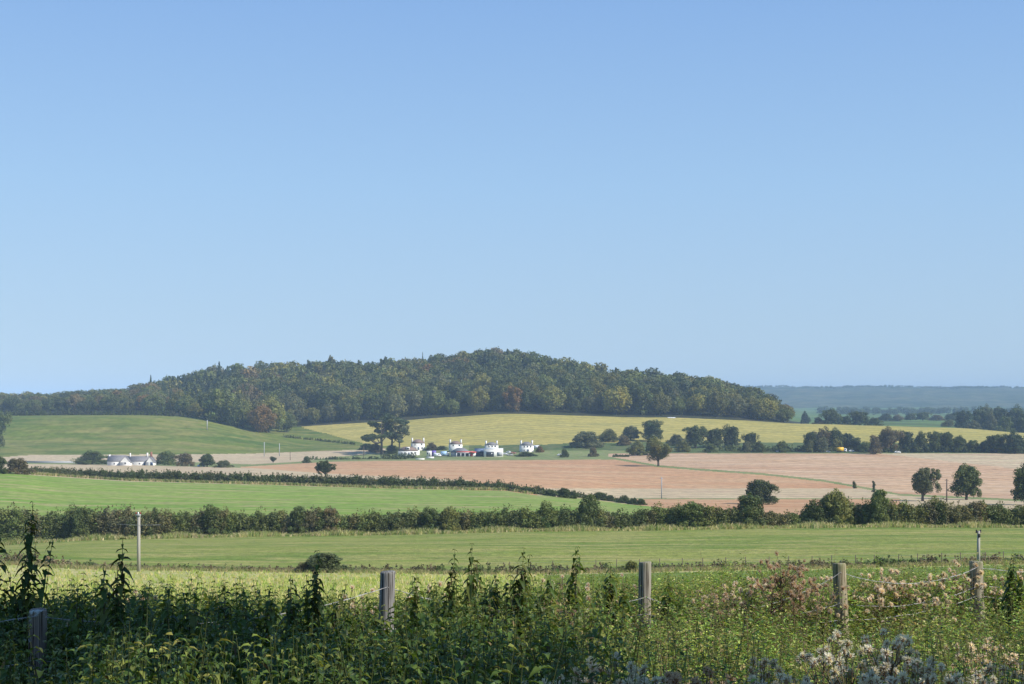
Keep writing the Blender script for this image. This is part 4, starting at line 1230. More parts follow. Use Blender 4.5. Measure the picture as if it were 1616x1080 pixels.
# ---------------------------------------------------------------- vehicles
def car(u, base, Y, label, mat, rz=0.0, kind='car', flip=1):
    L_, H_, W_ = (4.3, 1.45, 1.75) if kind == 'car' else (5.2, 2.3, 1.95)
    e_ = put('parked_car' if kind == 'car' else 'parked_van', u, base, Y, label, kind, rz, 'vehicles parked by the cottages' if 670 < u < 850 else None)
    if kind == 'car':
        pr_ = [(-.5, .22), (.5, .22), (.5, .5), (.46, .58), (.26, .64), (.12, .96), (-.22, 1.0), (-.40, .66), (-.49, .60)]
    else:
        pr_ = [(-.5, .16), (.5, .16), (.5, .42), (.38, .55), (.28, .92), (.2, 1.0), (-.48, 1.0), (-.5, .95)]
    P_ = [(a * L_ * flip, b * H_) for a, b in pr_]
    n_ = len(P_)
    def wy(b): return W_ / 2 * (1 if b < H_ * .7 else .86)
    v_ = [(a, -wy(b), b) for a, b in P_] + [(a, wy(b), b) for a, b in P_] + [(0, -W_ / 2, .5 * H_), (0, W_ / 2, .5 * H_)]
    m_ = MB(); m_.add(v_, [(k, (k + 1) % n_, (k + 1) % n_ + n_, k + n_) for k in range(n_)],
                      [(2 * n_, (k + 1) % n_, k) for k in range(n_)] + [(2 * n_ + 1, k + n_, (k + 1) % n_ + n_) for k in range(n_)])
    m_.build('body', mat, e_)
    g = MB()
    if kind == 'car':
        for s in (-1, 1):
            g.add([(a * L_ * flip, s * (W_ / 2 * .95 + .02), b * H_) for a, b in ((-.33, .68), (.2, .68), (.09, .92), (-.2, .94))], [(0, 1, 2, 3)])
    else:
        for s in (-1, 1):
            g.add([(a * L_ * flip, s * (W_ / 2 * .95 + .06), b * H_) for a, b in ((.12, .58), (.34, .58), (.26, .86), (.12, .86))], [(0, 1, 2, 3)])
    g.build('window', DARKW, e_)
    for sx_ in (-.31, .31):
        for s in (-1, 1):
            t = MB(); t.tube([(sx_ * L_, s * (W_ / 2 - .2), .32), (sx_ * L_, s * (W_ / 2 + .01), .32)], .32, 14); wh = t.build('wheel', RUBBER, e_)
            t = MB(); t.tube([(sx_ * L_, s * (W_ / 2 + .0), .32), (sx_ * L_, s * (W_ / 2 + .03), .32)], .19, 12); t.build('rim', SILV, wh)
    return e_
car(690.5, 720.8, 998, 'white van between purple booth and light blue lorry', WPAINT, kind='van')
car(797, 718, 1003, 'silver car nearest the garage in the cluttered yard', SILV, R(20))
car(803, 715.5, 1015, 'white car behind the silver one in the yard', WPAINT, R(-15))
car(810, 716.5, 1010, 'dark red car in the middle of the yard', BRICK, R(30))
car(805, 719.5, 996, 'grey car at the front of the cluttered yard', GREYM, R(5))
car(848, 708, 1035, 'white van beside the right-hand cottage', WPAINT, kind='van')
car(884, 719.6, 965, 'white car under the dark round bush', WPAINT)
car(1228, 714, 960, 'small white car on the road under a rounded bush', WPAINT)
car(1344, 713.5, 958, 'long white car right of the yellow lorry', WPAINT)
car(1416, 715.2, 955, 'white car below the dark blue-green tree', WPAINT)
car(1305, 714.3, 962, 'pale car half hidden on the road left of lorry', SILV)
car(318, 737, 815, 'blue car under the dark tree right of farmhouse', BLUEP)
# light blue box lorry and yellow tipper
def lorry(u, base, Y, label, boxm, cabm, L_=5.6, Hb=3.0, flip=1):
    e_ = put('lorry', u, base, Y, label, 'lorry')
    m_ = MB(); m_.box((0, 0, .55), (L_, 1.9, .3)); m_.build('chassis', RUBBER, e_)
    m_ = MB()
    x0, x1 = -L_ / 2, L_ * .16
    m_.add([(x0 * flip, -1.15, .75), (x1 * flip, -1.15, .75), (x1 * flip, 1.15, .75), (x0 * flip, 1.15, .75), ((x0 - .05) * flip, -1.25, Hb), ((x1 + .1) * flip, -1.25, Hb), ((x1 + .1) * flip, 1.25, Hb), ((x0 - .05) * flip, 1.25, Hb)],
           [(0, 3, 2, 1), (4, 5, 6, 7), (0, 1, 5, 4), (1, 2, 6, 5), (2, 3, 7, 6), (3, 0, 4, 7)]); m_.build('cargo_box', boxm, e_)
    m_ = MB(); a, b = L_ * .22, L_ / 2
    pr_ = [(a, .5), (b, .5), (b, 1.5), (b - .3, 2.5), (a, 2.6)]
    v_ = [(p * flip, -1.1, q) for p, q in pr_] + [(p * flip, 1.1, q) for p, q in pr_] + [((a + b) / 2 * flip, -1.1, 1.3), ((a + b) / 2 * flip, 1.1, 1.3)]
    m_.add(v_, [(k, (k + 1) % 5, (k + 1) % 5 + 5, k + 5) for k in range(5)], [(10, (k + 1) % 5, k) for k in range(5)] + [(11, k + 5, (k + 1) % 5 + 5) for k in range(5)])
    cb = m_.build('cab', cabm, e_)
    m_ = MB(); m_.box((((a + b) / 2 + .05) * flip, -1.11, 1.95), (.9, .06, .7)); m_.build('window', DARKW, cb)
    for xx in (-.36, -.12, .34):
        for s in (-1, 1):
            t = MB(); t.tube([(xx * L_, s * .8, .45), (xx * L_, s * 1.12, .45)], .45, 14); t.build('wheel', RUBBER, e_)
lorry(702.5, 720.3, 1000, 'light blue box lorry with white cab left of the shop', BLUEP, WPAINT, 6.0, 3.4)
lorry(1328, 713.8, 958, 'yellow tipper lorry with white cab below the copse', YELP, WPAINT, 6.6, 3.3)

# ---------------------------------------------------------------- poles
PW = plain('weathered_pole', (0.34, 0.32, 0.28), 0.85, var=.2, nscale=6, stretch=(1, 1, .05))
PD = plain('dark_pole', (0.13, 0.10, 0.075), 0.85)
def pole(u, base, top, Y, wpx, label, mat, style=0):
    if Y is None:
        x, y, z = ground(u, base, 200)
    else:
        x, y, z = at_u(u, Y)
    z1 = (HZ - top) / F * y
    h = z1 - z
    e_ = empty('utility_pole', (x, y, z)); tag(e_, label, 'pole')
    r = px(wpx, y) / 2
    m_ = MB(); m_.tube([(0, 0, -.3), (0, 0, h * .5), (0.02, 0, h)], [r * 1.1, r, r * .85], 10); m_.build('shaft', mat, e_, smooth=True)
    if style == 1:
        m_ = MB(); m_.box((0, -r * 1.1, h - .12), (.5, .08, .16)); m_.box((0, 0, h + .02), (r * 2.1, r * 2.1, .06)); m_.build('bracket', GREYM, e_)
        for xx in (-.22, 0.0, .22):
            t = MB(); t.tube([(xx, -r, h - .06), (xx, -r, h + .10), (xx, -r, h + .2)], [.05, .07, .03], 8); t.build('insulator', plain('brown_glaze', (.25, .06, .04), .3) if xx else WPAINT, e_)
        m_ = MB(); m_.tube([(-2.2, 0, h - 1.06), (-.9, 0, h - 1.12), (0, -r, h - 1.13), (1.0, 0, h - 1.14), (2.2, 0, h - 1.11)], .012, 4); m_.build('cable', GREYM, e_)
    elif style == 2:
        m_ = MB(); m_.box((0, 0, h - .15), (.55, .12, .12)); m_.build('crossarm', PD, e_)
        for xx in (-.2, .2):
            t = MB(); t.tube([(xx, 0, h - .1), (xx, 0, h + .12)], [.06, .09], 8); t.build('insulator', RUBBER, e_)
        t = MB(); t.box((.02, -r, h - .45), (.2, .15, .35)); t.build('fuse_box', RUBBER, e_)
    else:
        m_ = MB(); m_.box((0, 0, h - .5), (1.5, .12, .12)); m_.build('crossarm', mat, e_)
    return e_
pole(219, 912, 811, 143, 5.2, 'tall weathered wooden pole at the left in the meadow', PW, 1)
pole(1544, 890, 838, 141, 5.0, 'grey pole just above the right-hand fence post', PW, 2)
pole(1494, 792, 756, None, 2.0, 'thin brown pole between the two field trees at right', PD)
pole(1044, 790, 753, 520, 1.6, 'faint thin pole in the pink field, centre right', GREYM)
pole(327, 686, 663, 1110, 1.5, 'thin pale pole high on the green hillside', GREYM)
pole(417, 716, 698, 1000, 1.2, 'left of twin pale poles on the green hillside foot', GREYM)
pole(441, 716, 700, 1000, 1.2, 'right of twin pale poles on the green hillside foot', GREYM)
pole(458, 733, 713, 930, 0.9, 'faint brown pole on the tan strip', PD)
pole(574, 722, 705, 960, 0.9, 'faint brown pole near the pines', PD)

# ---------------------------------------------------------------- grass
def tufts(mb, X, Y, h, wd, blades, rng, cols, lean=0.35, z=None):
    n = len(X)
    Z = zat(X, Y) if z is None else z
    B = np.stack([X, Y, Z], 1)
    B = np.repeat(B, blades, 0)
    hh = np.repeat(np.broadcast_to(h, (n,)), blades) * rng.uniform(.55, 1.15, n * blades)
    ww = np.broadcast_to(wd, (n,)).repeat(blades)
    B[:, :2] += rng.normal(size=(n * blades, 2)) * hh[:, None] * .22
    d = rng.normal(size=(n * blades, 2)) * lean
    a = rng.random(n * blades) * 6.28
    s = np.stack([np.cos(a), np.sin(a) * .4, np.zeros_like(a)], 1) * ww[:, None] / 2
    mid = B + np.stack([d[:, 0] * .35 * hh, d[:, 1] * .35 * hh, hh * .6], 1)
    tip = B + np.stack([d[:, 0] * hh, d[:, 1] * hh, hh], 1)
    v = np.stack([B - s, B + s, mid + s * .7, mid - s * .7, tip], 1).reshape(-1, 3)
    k = np.arange(n * blades) * 5
    cc = np.repeat(cols, blades, 0) * rng.uniform(.8, 1.25, (n * blades, 1))
    mb.add(v, np.stack([k, k + 1, k + 2, k + 3], 1), np.stack([k + 3, k + 2, k + 4], 1))
    mb.qc[-1] = cc; mb.tc[-1] = cc

def pick(rng, pal, n, p=None):
    return np.array(pal)[rng.choice(len(pal), n, p=p)] * rng.uniform(.85, 1.18, (n, 1))

STR = [(0.72, 0.62, 0.36), (0.58, 0.57, 0.22), (0.36, 0.47, 0.12), (0.48, 0.54, 0.17)]
rng = np.random.default_rng(50)
mb = MB()
for (n, y0, y1, h0, h1, bl, ww, p) in [(12000, 13.5, 34, .28, .62, 7, .012, [.30, .27, .2, .23]), (12000, 32, 70, .22, .5, 6, .03, [.28, .27, .2, .25]), (12000, 66, 146, .14, .36, 6, .055, [.26, .26, .2, .28])]:
    Y = np.exp(rng.uniform(math.log(y0), math.log(y1), n)); u = rng.uniform(-300, 2000, n)
    X = (u - 808) / F * Y
    # the grass grows in drifts
    dr = np.sin(X * .9 + Y * .35) + np.sin(X * .23 - Y * .5 + 1) + rng.normal(size=n) * .8
    keep = ~((u > 860) & (Y > 62) & (Y < 146)) & (dr > -1.3)
    X, Y, dr = X[keep], Y[keep], dr[keep]
    tufts(mb, X, Y, rng.uniform(h0, h1, len(X)) * (1 + .12 * dr), ww, bl, rng, pick(rng, STR, len(X), p))
tag(mb.build('rough_grass', STRAW), 'long straw-flecked grass behind the weeds', 'grass', kind='stuff')
mb = MB()
n = 7000
u = rng.uniform(850, 1680, n); Y = rng.uniform(60, 147, n)
tufts(mb, (u - 808) / F * Y, Y, rng.uniform(.08, .2, n), .05, 5, rng, pick(rng, [(0.24, 0.32, 0.075), (0.31, 0.36, 0.10)], n))
tag(mb.build('lush_grass', STRAW), 'bright green grass glimpsed behind the right-hand posts', 'grass', kind='stuff')
mb = MB()
n = 5200
u = rng.uniform(-80, 1700, n)
Y = 269 - np.abs(rng.normal(size=n)) * 2.2
Y[u < 250] -= 1.5
tufts(mb, (u - 808) / F * Y, Y, rng.uniform(.35, 1.0, n) * (1 + .4 * np.sin(u * .05)), .16, 6, rng, pick(rng, [(0.60, 0.52, 0.32), (0.34, 0.38, 0.14), (0.48, 0.44, 0.22), (0.22, 0.29, 0.09)], n))
n = 6000
u = rng.uniform(-80, 1700, n); Y = 151 + rng.normal(size=n) * 2.5
tufts(mb, (u - 808) / F * Y, Y, rng.uniform(.2, .55, n), .06, 6, rng, pick(rng, [(0.48, 0.41, 0.24), (0.32, 0.27, 0.16), (0.25, 0.31, 0.11)], n))
tag(mb.build('verge_grass', STRAW), 'dry tall grass along the foot of the hedges', 'grass', kind='stuff')
mb = MB()
n = 2600
u = rng.uniform(50, 840, n)
Y = np.array([y2(a) for a in u]) - 3.2 - np.abs(rng.normal(size=n)) * 1.5
tufts(mb, (u - 808) / F * Y, Y, rng.uniform(.5, 1.2, n), .3, 5, rng, pick(rng, [(0.56, 0.48, 0.30), (0.32, 0.34, 0.14), (0.18, 0.24, 0.08)], n))
tag(mb.build('bank_grass', STRAW), 'straw-coloured grass along the foot of the hedge bank', 'grass', kind='stuff')

# ---------------------------------------------------------------- fence in front
def post_mat(name, c1, c2, lichen, grn):
    m, t, p, _ = newmat(name)
    tc = t.nodes.new('ShaderNodeTexCoord')
    g1 = noise(t, 18, 5, vec=tc.outputs['Object'], stretch=(3, 3, .12), dist=.4)
    r1 = ramp(t, g1.outputs[0], [(.35, c1), (.65, c2)])
    cr = noise(t, 40, 4, vec=tc.outputs['Object'], stretch=(3, 3, .05))
    r2 = ramp(t, cr.outputs[0], [(.38, (.18, .15, .13)), (.50, (1, 1, 1))])
    c = mix(t, r1.outputs[0], r2.outputs[0], 1.0, 'MULTIPLY')
    l = noise(t, 9, 6, vec=tc.outputs['Object'], rough=.7)
    r3 = ramp(t, l.outputs[0], [(.60 - lichen, (0, 0, 0)), (.64 - lichen, (1, 1, 1))])
    c = mix(t, c, (.50, .52, .50), r3.outputs[0])
    g = noise(t, 5, 3, vec=tc.outputs['Object'])
    r4 = ramp(t, g.outputs[0], [(.5, (0, 0, 0)), (.7, (grn, grn, grn))])
    c = mix(t, c, (.17, .19, .08), r4.outputs[0])
    t.links.new(c, p.inputs['Base Color'])
    p.inputs['Roughness'].default_value = .92
    p.inputs['Specular IOR Level'].default_value = .15
    b = t.nodes.new('ShaderNodeBump'); b.inputs['Strength'].default_value = .9; b.inputs['Distance'].default_value = .006
    t.links.new(g1.outputs[0], b.inputs['Height']); t.links.new(b.outputs[0], p.inputs['Normal'])
    return m
PM = [post_mat('dark_post_wood', (.19, .145, .11), (.34, .275, .22), .06, .3), post_mat('grey_post_wood', (.15, .145, .14), (.27, .26, .245), -.02, .1), post_mat('grey_brown_post_wood', (.21, .185, .145), (.34, .31, .25), -.03, .35),
      post_mat('tan_post_wood', (.25, .20, .12), (.40, .34, .23), -.01, .7), post_mat('pale_post_wood', (.27, .235, .16), (.40, .36, .27), -.02, .6)]
POSTS = [(60, 962, 8.6, 27, 0.010), (612, 902, 10.7, 23.5, 0.035), (1018, 887, 12.8, 19.5, 0.01), (1324, 889, 13.2, 20.5, -0.05), (1540, 886, 14.3, 21.0, -0.03)]
fence = empty('wire_fence', at_u(700, 11.5)); tag(fence, 'barbed wire fence with five round wooden posts among the weeds', 'fence')
org = np.array(fence.location)
PT = []
rng = np.random.default_rng(60)
for k, (u, tp, Y, wp, ln) in enumerate(POSTS):
    X = (u - 808) / F * Y
    zt = (HZ - tp) / F * Y; zg = float(zat(X, Y)) - .3
    r = px(wp, Y) / 2
    n_ = 22
    zs = np.concatenate([np.linspace(zg, zt - .03, 12), [zt - .012, zt - .003, zt]])
    rs = np.concatenate([r * (1.06 - .06 * np.linspace(0, 1, 12)) * (1 + .015 * rng.normal(size=12)), [r * .995, r * .96, r * .90]])
    th = np.arange(n_) * 2 * math.pi / n_
    wob = 1 + .025 * np.sin(th * 2 + k) + .015 * np.sin(th * 5 + k * 2)
    v = []
    for z_, r_ in zip(zs, rs):
        cx = ln * (zt - z_) * -1
        v.append(np.stack([cx + np.cos(th) * r_ * wob, np.sin(th) * r_ * wob, np.full(n_, z_ - zt) + (.004 * np.sin(th + k) if z_ > zt - .02 else 0)], 1))
    v = np.vstack(v)
    i_ = np.arange(len(zs) - 1)[:, None] * n_; j_ = np.arange(n_)[None]; k_ = (j_ + 1) % n_
    q = np.stack([i_ + j_, i_ + k_, i_ + n_ + k_, i_ + n_ + j_], -1).reshape(-1, 4)
    L_ = (len(zs) - 1) * n_
    v = np.vstack([v, [(0, 0, .001)]])
    m_ = MB(); m_.add(v, q, [(L_ + a, L_ + (a + 1) % n_, len(v) - 1) for a in range(n_)])
    o = m_.build('post', PM[k], fence, smooth=False)
    o.location = np.array([X, Y, zt]) - org
    PT.append((X, Y, zt, r))
WIREM = plain('galvanised_wire', (.42, .41, .40), .6, .3, .2)
def wire(offs, sags, seed):
    rng = np.random.default_rng(seed)
    m_ = MB()
    ex0 = (PT[0][0] - 2.6, PT[0][1] - 2.0, PT[0][2] - .05, .05); ex1 = (PT[-1][0] + 2.4, PT[-1][1] + 1.3, PT[-1][2] - .02, .05)
    seq = [ex0] + PT + [ex1]
    for k in range(len(seq) - 1):
        a, b = seq[k], seq[k + 1]
        A = np.array([a[0], a[1] - a[3] - .004, a[2] - offs[k]]); B = np.array([b[0], b[1] - b[3] - .004, b[2] - offs[k + 1]])
        n_ = 26
        t_ = np.linspace(0, 1, n_)
        p = A + (B - A) * t_[:, None]
        p[:, 2] -= 4 * sags[k] * t_ * (1 - t_)
        p += rng.normal(size=p.shape) * .0025
        for ph in (0, math.pi):    # two strands twisted together
            tw = np.linspace(0, 60, n_ * 3)
            pp = np.stack([np.interp(np.linspace(0, 1, n_ * 3), t_, p[:, c]) for c in range(3)], 1)
            pp[:, 2] += .0016 * np.sin(tw + ph); pp[:, 1] += .0016 * np.cos(tw + ph)
            m_.tube(pp - org, .0014, 4, cap=False)
        L_ = np.linalg.norm(B - A)
        for s in np.arange(.06, L_, .12):
            c = np.array([np.interp(s / L_, t_, p[:, q_]) for q_ in range(3)]) - org
            for _ in range(2):
                d = rng.normal(size=3); d /= np.linalg.norm(d)
                m_.tube([c - d * .016, c, c + d * .016], [.0006, .0018, .0006], 4, cap=False)
    return m_.build('barbed_wire', WIREM, fence)
wire([.02, .03, .11, .31, .08, .05, .05], [.06, .14, .16, .22, .13, .11, .06], 1)
wire([.32, .30, .42, .46, .36, .24, .3], [.05, .10, .08, .12, .10, .06, .06], 2)
wire([.55, .55, .60, .52, .52, .34, .5], [.04, .06, .06, .05, .06, .05, .06], 3)

# little fence along the bramble strip
fl = empty('field_fence', at_u(1100, 153)); tag(fl, 'row of thin stakes with wire along the bramble strip', 'fence')
o0 = np.array(fl.location); prev = None
for k, u in enumerate(np.arange(770, 1690, 34.0)):
    x, y, z = at_u(u + 3 * math.sin(k * 3.1), 152.8)
    m_ = MB(); m_.tube([(0, 0, -.1), (.02 * math.sin(k * 2.0), 0, 1.25)], .045, 6)
    o = m_.build('stake', PD, fl); o.location = np.array([x, y, z]) - o0
    PTk = np.array([x, y, z + 1.1]) - o0
    if prev is None: prev = []
    prev.append(PTk)
m_ = MB(); m_.tube(prev, .006, 4); m_.tube([p_ - np.array([0, 0, .4]) for p_ in prev], .006, 4); m_.build('wire', GREYM, fl)

# ---------------------------------------------------------------- weeds
def leaves(mb, P, D, L, W, rng, col, droop=0.35, fold=0.25):
    """pointed leaves from P along D, folded on the midrib and drooping"""
    n = len(P)
    if n == 0:
        return
    D = D / (np.linalg.norm(D, axis=1)[:, None] + 1e-9)
    up = np.tile([0, 0, 1.0], (n, 1)) + rng.normal(size=(n, 3)) * .25
    S = np.cross(D, up); S /= np.linalg.norm(S, axis=1)[:, None] + 1e-9
    U = np.cross(S, D)
    L = np.broadcast_to(L, (n,))[:, None]; W = np.broadcast_to(W, (n,))[:, None]
    dr = np.broadcast_to(droop, (n,))[:, None]
    def c(t): return P + D * L * t + np.array([0, 0, -1.0]) * dr * L * t * t
    v = [c(0.0)]
    for t, w_ in ((.28, .5), (.62, .36)):
        v += [c(t) - S * W * w_ + U * W * fold, c(t), c(t) + S * W * w_ + U * W * fold]
    v.append(c(1.0))
    v = np.stack(v, 1).reshape(-1, 3)
    k = np.arange(n) * 8
    q = np.concatenate([np.stack([k + 1, k + 2, k + 5, k + 4], 1), np.stack([k + 2, k + 3, k + 6, k + 5], 1)])
    t = np.concatenate([np.stack([k, k + 2, k + 1], 1), np.stack([k, k + 3, k + 2], 1), np.stack([k + 4, k + 5, k + 7], 1), np.stack([k + 5, k + 6, k + 7], 1)])
    mb.add(v, q, t)
    mb.qc[-1] = np.concatenate([col] * 2); mb.tc[-1] = np.concatenate([col] * 4)

def stems(mb, B, T, r, col):
    """square thin stems from B to T (vectorised), with a bend"""
    n = len(B)
    M = (B + T) / 2 + np.random.default_rng(n).normal(size=(n, 3)) * np.array([.02, .02, 0])
    r = np.broadcast_to(r, (n,))[:, None]
    vs = []
    for P_, s in ((B, 1.0), (M, .8), (T, .3)):
        for a in (0, 2.09, 4.19):
            vs.append(P_ + np.array([math.cos(a), math.sin(a), 0]) * r * s)
    v = np.stack(vs, 1).reshape(-1, 3)
    k = np.arange(n) * 9
    q = []
    for lv in (0, 3):
        for a in range(3):
            b = (a + 1) % 3
            q.append(np.stack([k + lv + a, k + lv + b, k + lv + 3 + b, k + lv + 3 + a], 1))
    mb.add(v, np.concatenate(q)); mb.qc[-1] = np.concatenate([np.broadcast_to(col, (n, 3))] * 6)

NET = [(0.085, 0.140, 0.030), (0.115, 0.170, 0.036), (0.060, 0.105, 0.024), (0.20, 0.225, 0.052)]
WIL = [(0.22, 0.30, 0.062), (0.13, 0.21, 0.04), (0.38, 0.42, 0.10), (0.52, 0.46, 0.20), (0.07, 0.13, 0.03)]

def nettle_mass(mb, B, H, lean, rng, step=.055, low=.25, pal=NET, Lm=.085, sc=None, dmax=.9):
    """opposite leaves in crossed pairs up each stem"""
    for k0 in range(int(1.9 / step)):
        s = 1 - k0 * step / np.maximum(H, .2)             # from the top downwards
        ok = (H - k0 * step) > low * H
        if not ok.any():
            break
        b, h, ln, s_ = B[ok], H[ok], lean[ok], s[ok]
        n = len(b)
        P = b + ln * s_[:, None] ** 2 + np.array([0, 0, 1.0]) * (h * s_)[:, None]
        size = Lm * np.clip(.28 + k0 * .13, 0, 1) * rng.uniform(.75, 1.2, n) * (1 if sc is None else sc[ok])
        base = rng.random(n) * .5 + k0 * 1.57 + b[:, 0] * 9
        for a in (0, math.pi):
            th = base + a
            D = np.stack([np.cos(th), np.sin(th), np.full(n, .25 - .02 * k0)], 1) + rng.normal(size=(n, 3)) * .18
            drop = rng.random(n) < .10
            kk = ~drop
            leaves(mb, P[kk], D[kk], size[kk], size[kk] * .62, rng, pick(rng, pal, kk.sum()), droop=rng.uniform(.3, dmax, kk.sum()))
        if k0 > 3:    # short leaves in the axils
            th = base + 1.0 + rng.random(n)
            D = np.stack([np.cos(th), np.sin(th), np.full(n, .5)], 1)
            leaves(mb, P, D, size * .5, size * .3, rng, pick(rng, pal, n), droop=.3)

FY = [(-300, 7.6), (60, 8.6), (612, 10.7), (1018, 12.8), (1324, 13.2), (1540, 14.3), (1900, 15)]
BACK = [(-100, 962), (60, 965), (130, 950), (190, 940), (260, 957), (350, 952), (420, 957), (560, 968), (600, 958), (680, 946), (760, 942), (830, 948), (900, 938), (1000, 936), (1100, 930), (1200, 912), (1300, 930), (1400, 922), (1500, 912), (1616, 908), (1700, 905)]
FRONT = [(-100, 985), (20, 1000), (40, 1070), (80, 1070), (100, 990), (200, 962), (300, 968), (450, 965), (580, 980), (598, 1000), (628, 1000), (645, 968), (700, 952), (950, 948), (1000, 985), (1036, 985), (1055, 955), (1200, 958), (1300, 985), (1315, 1040), (1342, 1040), (1358, 985), (1440, 955), (1520, 965), (1560, 965), (1600, 945), (1700, 940)]

BACK = [(u_, y_ - (9 if u_ < 900 else 6)) for u_, y_ in BACK]
FRONT = [(u_, y_ - (6 if y_ < 1000 else 0)) for u_, y_ in FRONT]

def place(n, seed, u0, u1, y0, y1):
    rng = np.random.default_rng(seed)
    Y = y0 + (y1 - y0) * rng.random(n) ** .9
    u = rng.uniform(u0, u1, n)
    X = (u - 808) / F * Y
    zg = zat(X, Y)
    fy = lerp(FY, u)
    lim = np.where(Y > fy, lerp(BACK, u) + np.abs(rng.normal(size=n)) * 13 - 9, lerp(FRONT, u) + 8 + np.abs(rng.normal(size=n)) * 16 + np.maximum(0, fy - Y) * 4)
    dpost = np.min(np.abs(u[:, None] - np.array([60, 612, 1018, 1327, 1540])[None]), axis=1)
    lim = lim + np.clip((dpost - 14) / 40, 0, 1) * 20 * (np.sin(X * 4.1 + Y * 2.3) + np.sin(X * 2.3 - Y * 3.1 + 1) + .6 * np.sin(X * 9 + Y * 5)) * np.where(Y > fy, .5, 1.1)
    lim = lim - np.where((rng.random(n) < .14) & (Y > fy), 34, 8) * rng.random(n)
    # nobody stands right in front of a post above its visible foot
    zl = (HZ - lim) / F * Y
    H = np.minimum(rng.uniform(.85, 1.5, n), zl - zg)
    gap = np.sin(X * 3.1 - Y * 1.9) + np.sin(X * 1.7 + Y * 2.7 + 2) + .8 * rng.normal(size=n)
    ok = (H > .3) & (gap > -.9)
    return rng, np.stack([X, Y, zg], 1)[ok], H[ok], u[ok]

mb = MB()
rng, B, H, u = place(5300, 70, -380, 1010, 4.6, 14.0)
kp = rng.random(len(u)) < np.interp(u, [0, 820, 1010], [1, 1, .15])
B, H = B[kp], H[kp]
ln = rng.normal(size=(len(B), 3)) * np.array([.16, .16, 0])
nettle_mass(mb, B, H, ln, rng, step=.044, low=.4, sc=np.clip(B[:, 1] / 8.5, .62, 1.1))
stems(mb, B, B + ln + np.stack([0 * H, 0 * H, H], 1), .004, (0.08, 0.10, 0.035))
# some brown spent leaves low down
n = 1800
k = rng.integers(0, len(B), n); f = rng.uniform(.3, .9, n)
P = B[k] + ln[k] * (f ** 2)[:, None] + np.stack([0 * f, 0 * f, H[k] * f], 1)
th = rng.random(n) * 6.28
leaves(mb, P, np.stack([np.cos(th), np.sin(th), -.6 + 0 * th], 1), .05, .02, rng, pick(rng, [(.17, .11, .05), (.24, .18, .07), (.10, .065, .04)], n), droop=.8)
# dead straw-coloured stalks standing through the nettles
n = 260
k = rng.integers(0, len(B), n)
hb = np.minimum(H[k] + rng.uniform(-.05, .16, n), 1.6)
b2 = B[k] + rng.normal(size=(n, 3)) * np.array([.1, .1, 0]); l2 = rng.normal(size=(n, 3)) * np.array([.2, .1, 0])
far_ = B[k][:, 1] > 8.8
b2, l2, hb = b2[far_], l2[far_], hb[far_]
stems(mb, b2, b2 + l2 + np.stack([0 * hb, 0 * hb, hb], 1), .003, (0.38, 0.30, 0.17))
for s in np.linspace(.75, 1, 6):
    P = b2 + l2 * s + np.stack([0 * hb, 0 * hb, hb * s], 1)
    th = rng.random(len(hb)) * 6.28
    leaves(mb, P, np.stack([np.cos(th), np.sin(th), .8 + 0 * th], 1), .035, .008, rng, pick(rng, [(.42, .34, .22), (.34, .24, .15)], len(hb)), droop=.5)
# broad dock and bramble leaves low in front
n = 600
u = rng.uniform(95, 900, n); u[:300] = rng.uniform(120, 300, 300); Y = rng.uniform(4.8, 7.2, n)
X = (u - 808) / F * Y; zg = zat(X, Y)
P = np.stack([X, Y, zg + np.minimum(rng.uniform(.6, 1.25, n), (HZ - 1000 - 30 * rng.random(n)) / F * Y - zg)], 1)
th = rng.random(n) * 6.28
leaves(mb, P, np.stack([np.cos(th), np.sin(th), .5 + 0 * th], 1), rng.uniform(.04, .065, n), .022, rng, pick(rng, [(0.16, 0.24, 0.045), (0.24, 0.30, 0.06), (0.30, 0.28, 0.07)], n), droop=.6)
tag(mb.build('nettles', WEED), 'dense bed of dark green nettles filling the left foreground', 'nettles', kind='stuff')

# willowherb and mixed weeds on the right
def willow_mass(mb, B, H, ln, rng, pal=WIL, step=.036, Lm=.07, low=.18):
    for k0 in range(int(1.5 / step)):
        ok = (H - k0 * step) > low * H
        if not ok.any():
            break
        b, h, l_ = B[ok], H[ok], ln[ok]
        s_ = 1 - k0 * step / h
        n = len(b)
        P = b + l_ * s_[:, None] ** 2 + np.array([0, 0, 1.0]) * (h * s_)[:, None]
        size = Lm * np.clip(.35 + k0 * .07, 0, 1) * rng.uniform(.6, 1.25, n) * np.clip(b[:, 1] / 10, .6, 1.1)
        for a in (0, 2.4):
            th = b[:, 1] * 31 + k0 * 2.4 + a + rng.normal(size=n) * .3
            D = np.stack([np.cos(th), np.sin(th), np.full(n, .45)], 1) + rng.normal(size=(n, 3)) * .25
            dc = 1 + .35 * np.sin(b[:, :1] * 5.3 + b[:, 1:2] * 3.1) * np.array([[.6, 1, .8]])
            leaves(mb, P + rng.normal(size=(n, 3)) * .015, D, size, size * .42, rng, pick(rng, pal, n, [.3, .25, .2, .1, .15]) * dc, droop=rng.uniform(.1, .6, n))
mb = MB()
rng, B, H, u = place(7200, 71, 740, 2080, 4.8, 17)
_, B2, H2_, u2 = place(3200, 76, 820, 2080, 12.2, 17)
B = np.concatenate([B, B2]); H = np.concatenate([H, H2_]); u = np.concatenate([u, u2])
kp = rng.random(len(u)) < np.interp(u, [760, 980, 1100], [.12, .9, 1])
B, H = B[kp], H[kp]
ln = rng.normal(size=(len(B), 3)) * np.array([.22, .22, 0])
willow_mass(mb, B, H, ln, rng)
stems(mb, B, B + ln + np.stack([0 * H, 0 * H, H], 1), .0028, (0.17, 0.17, 0.06))
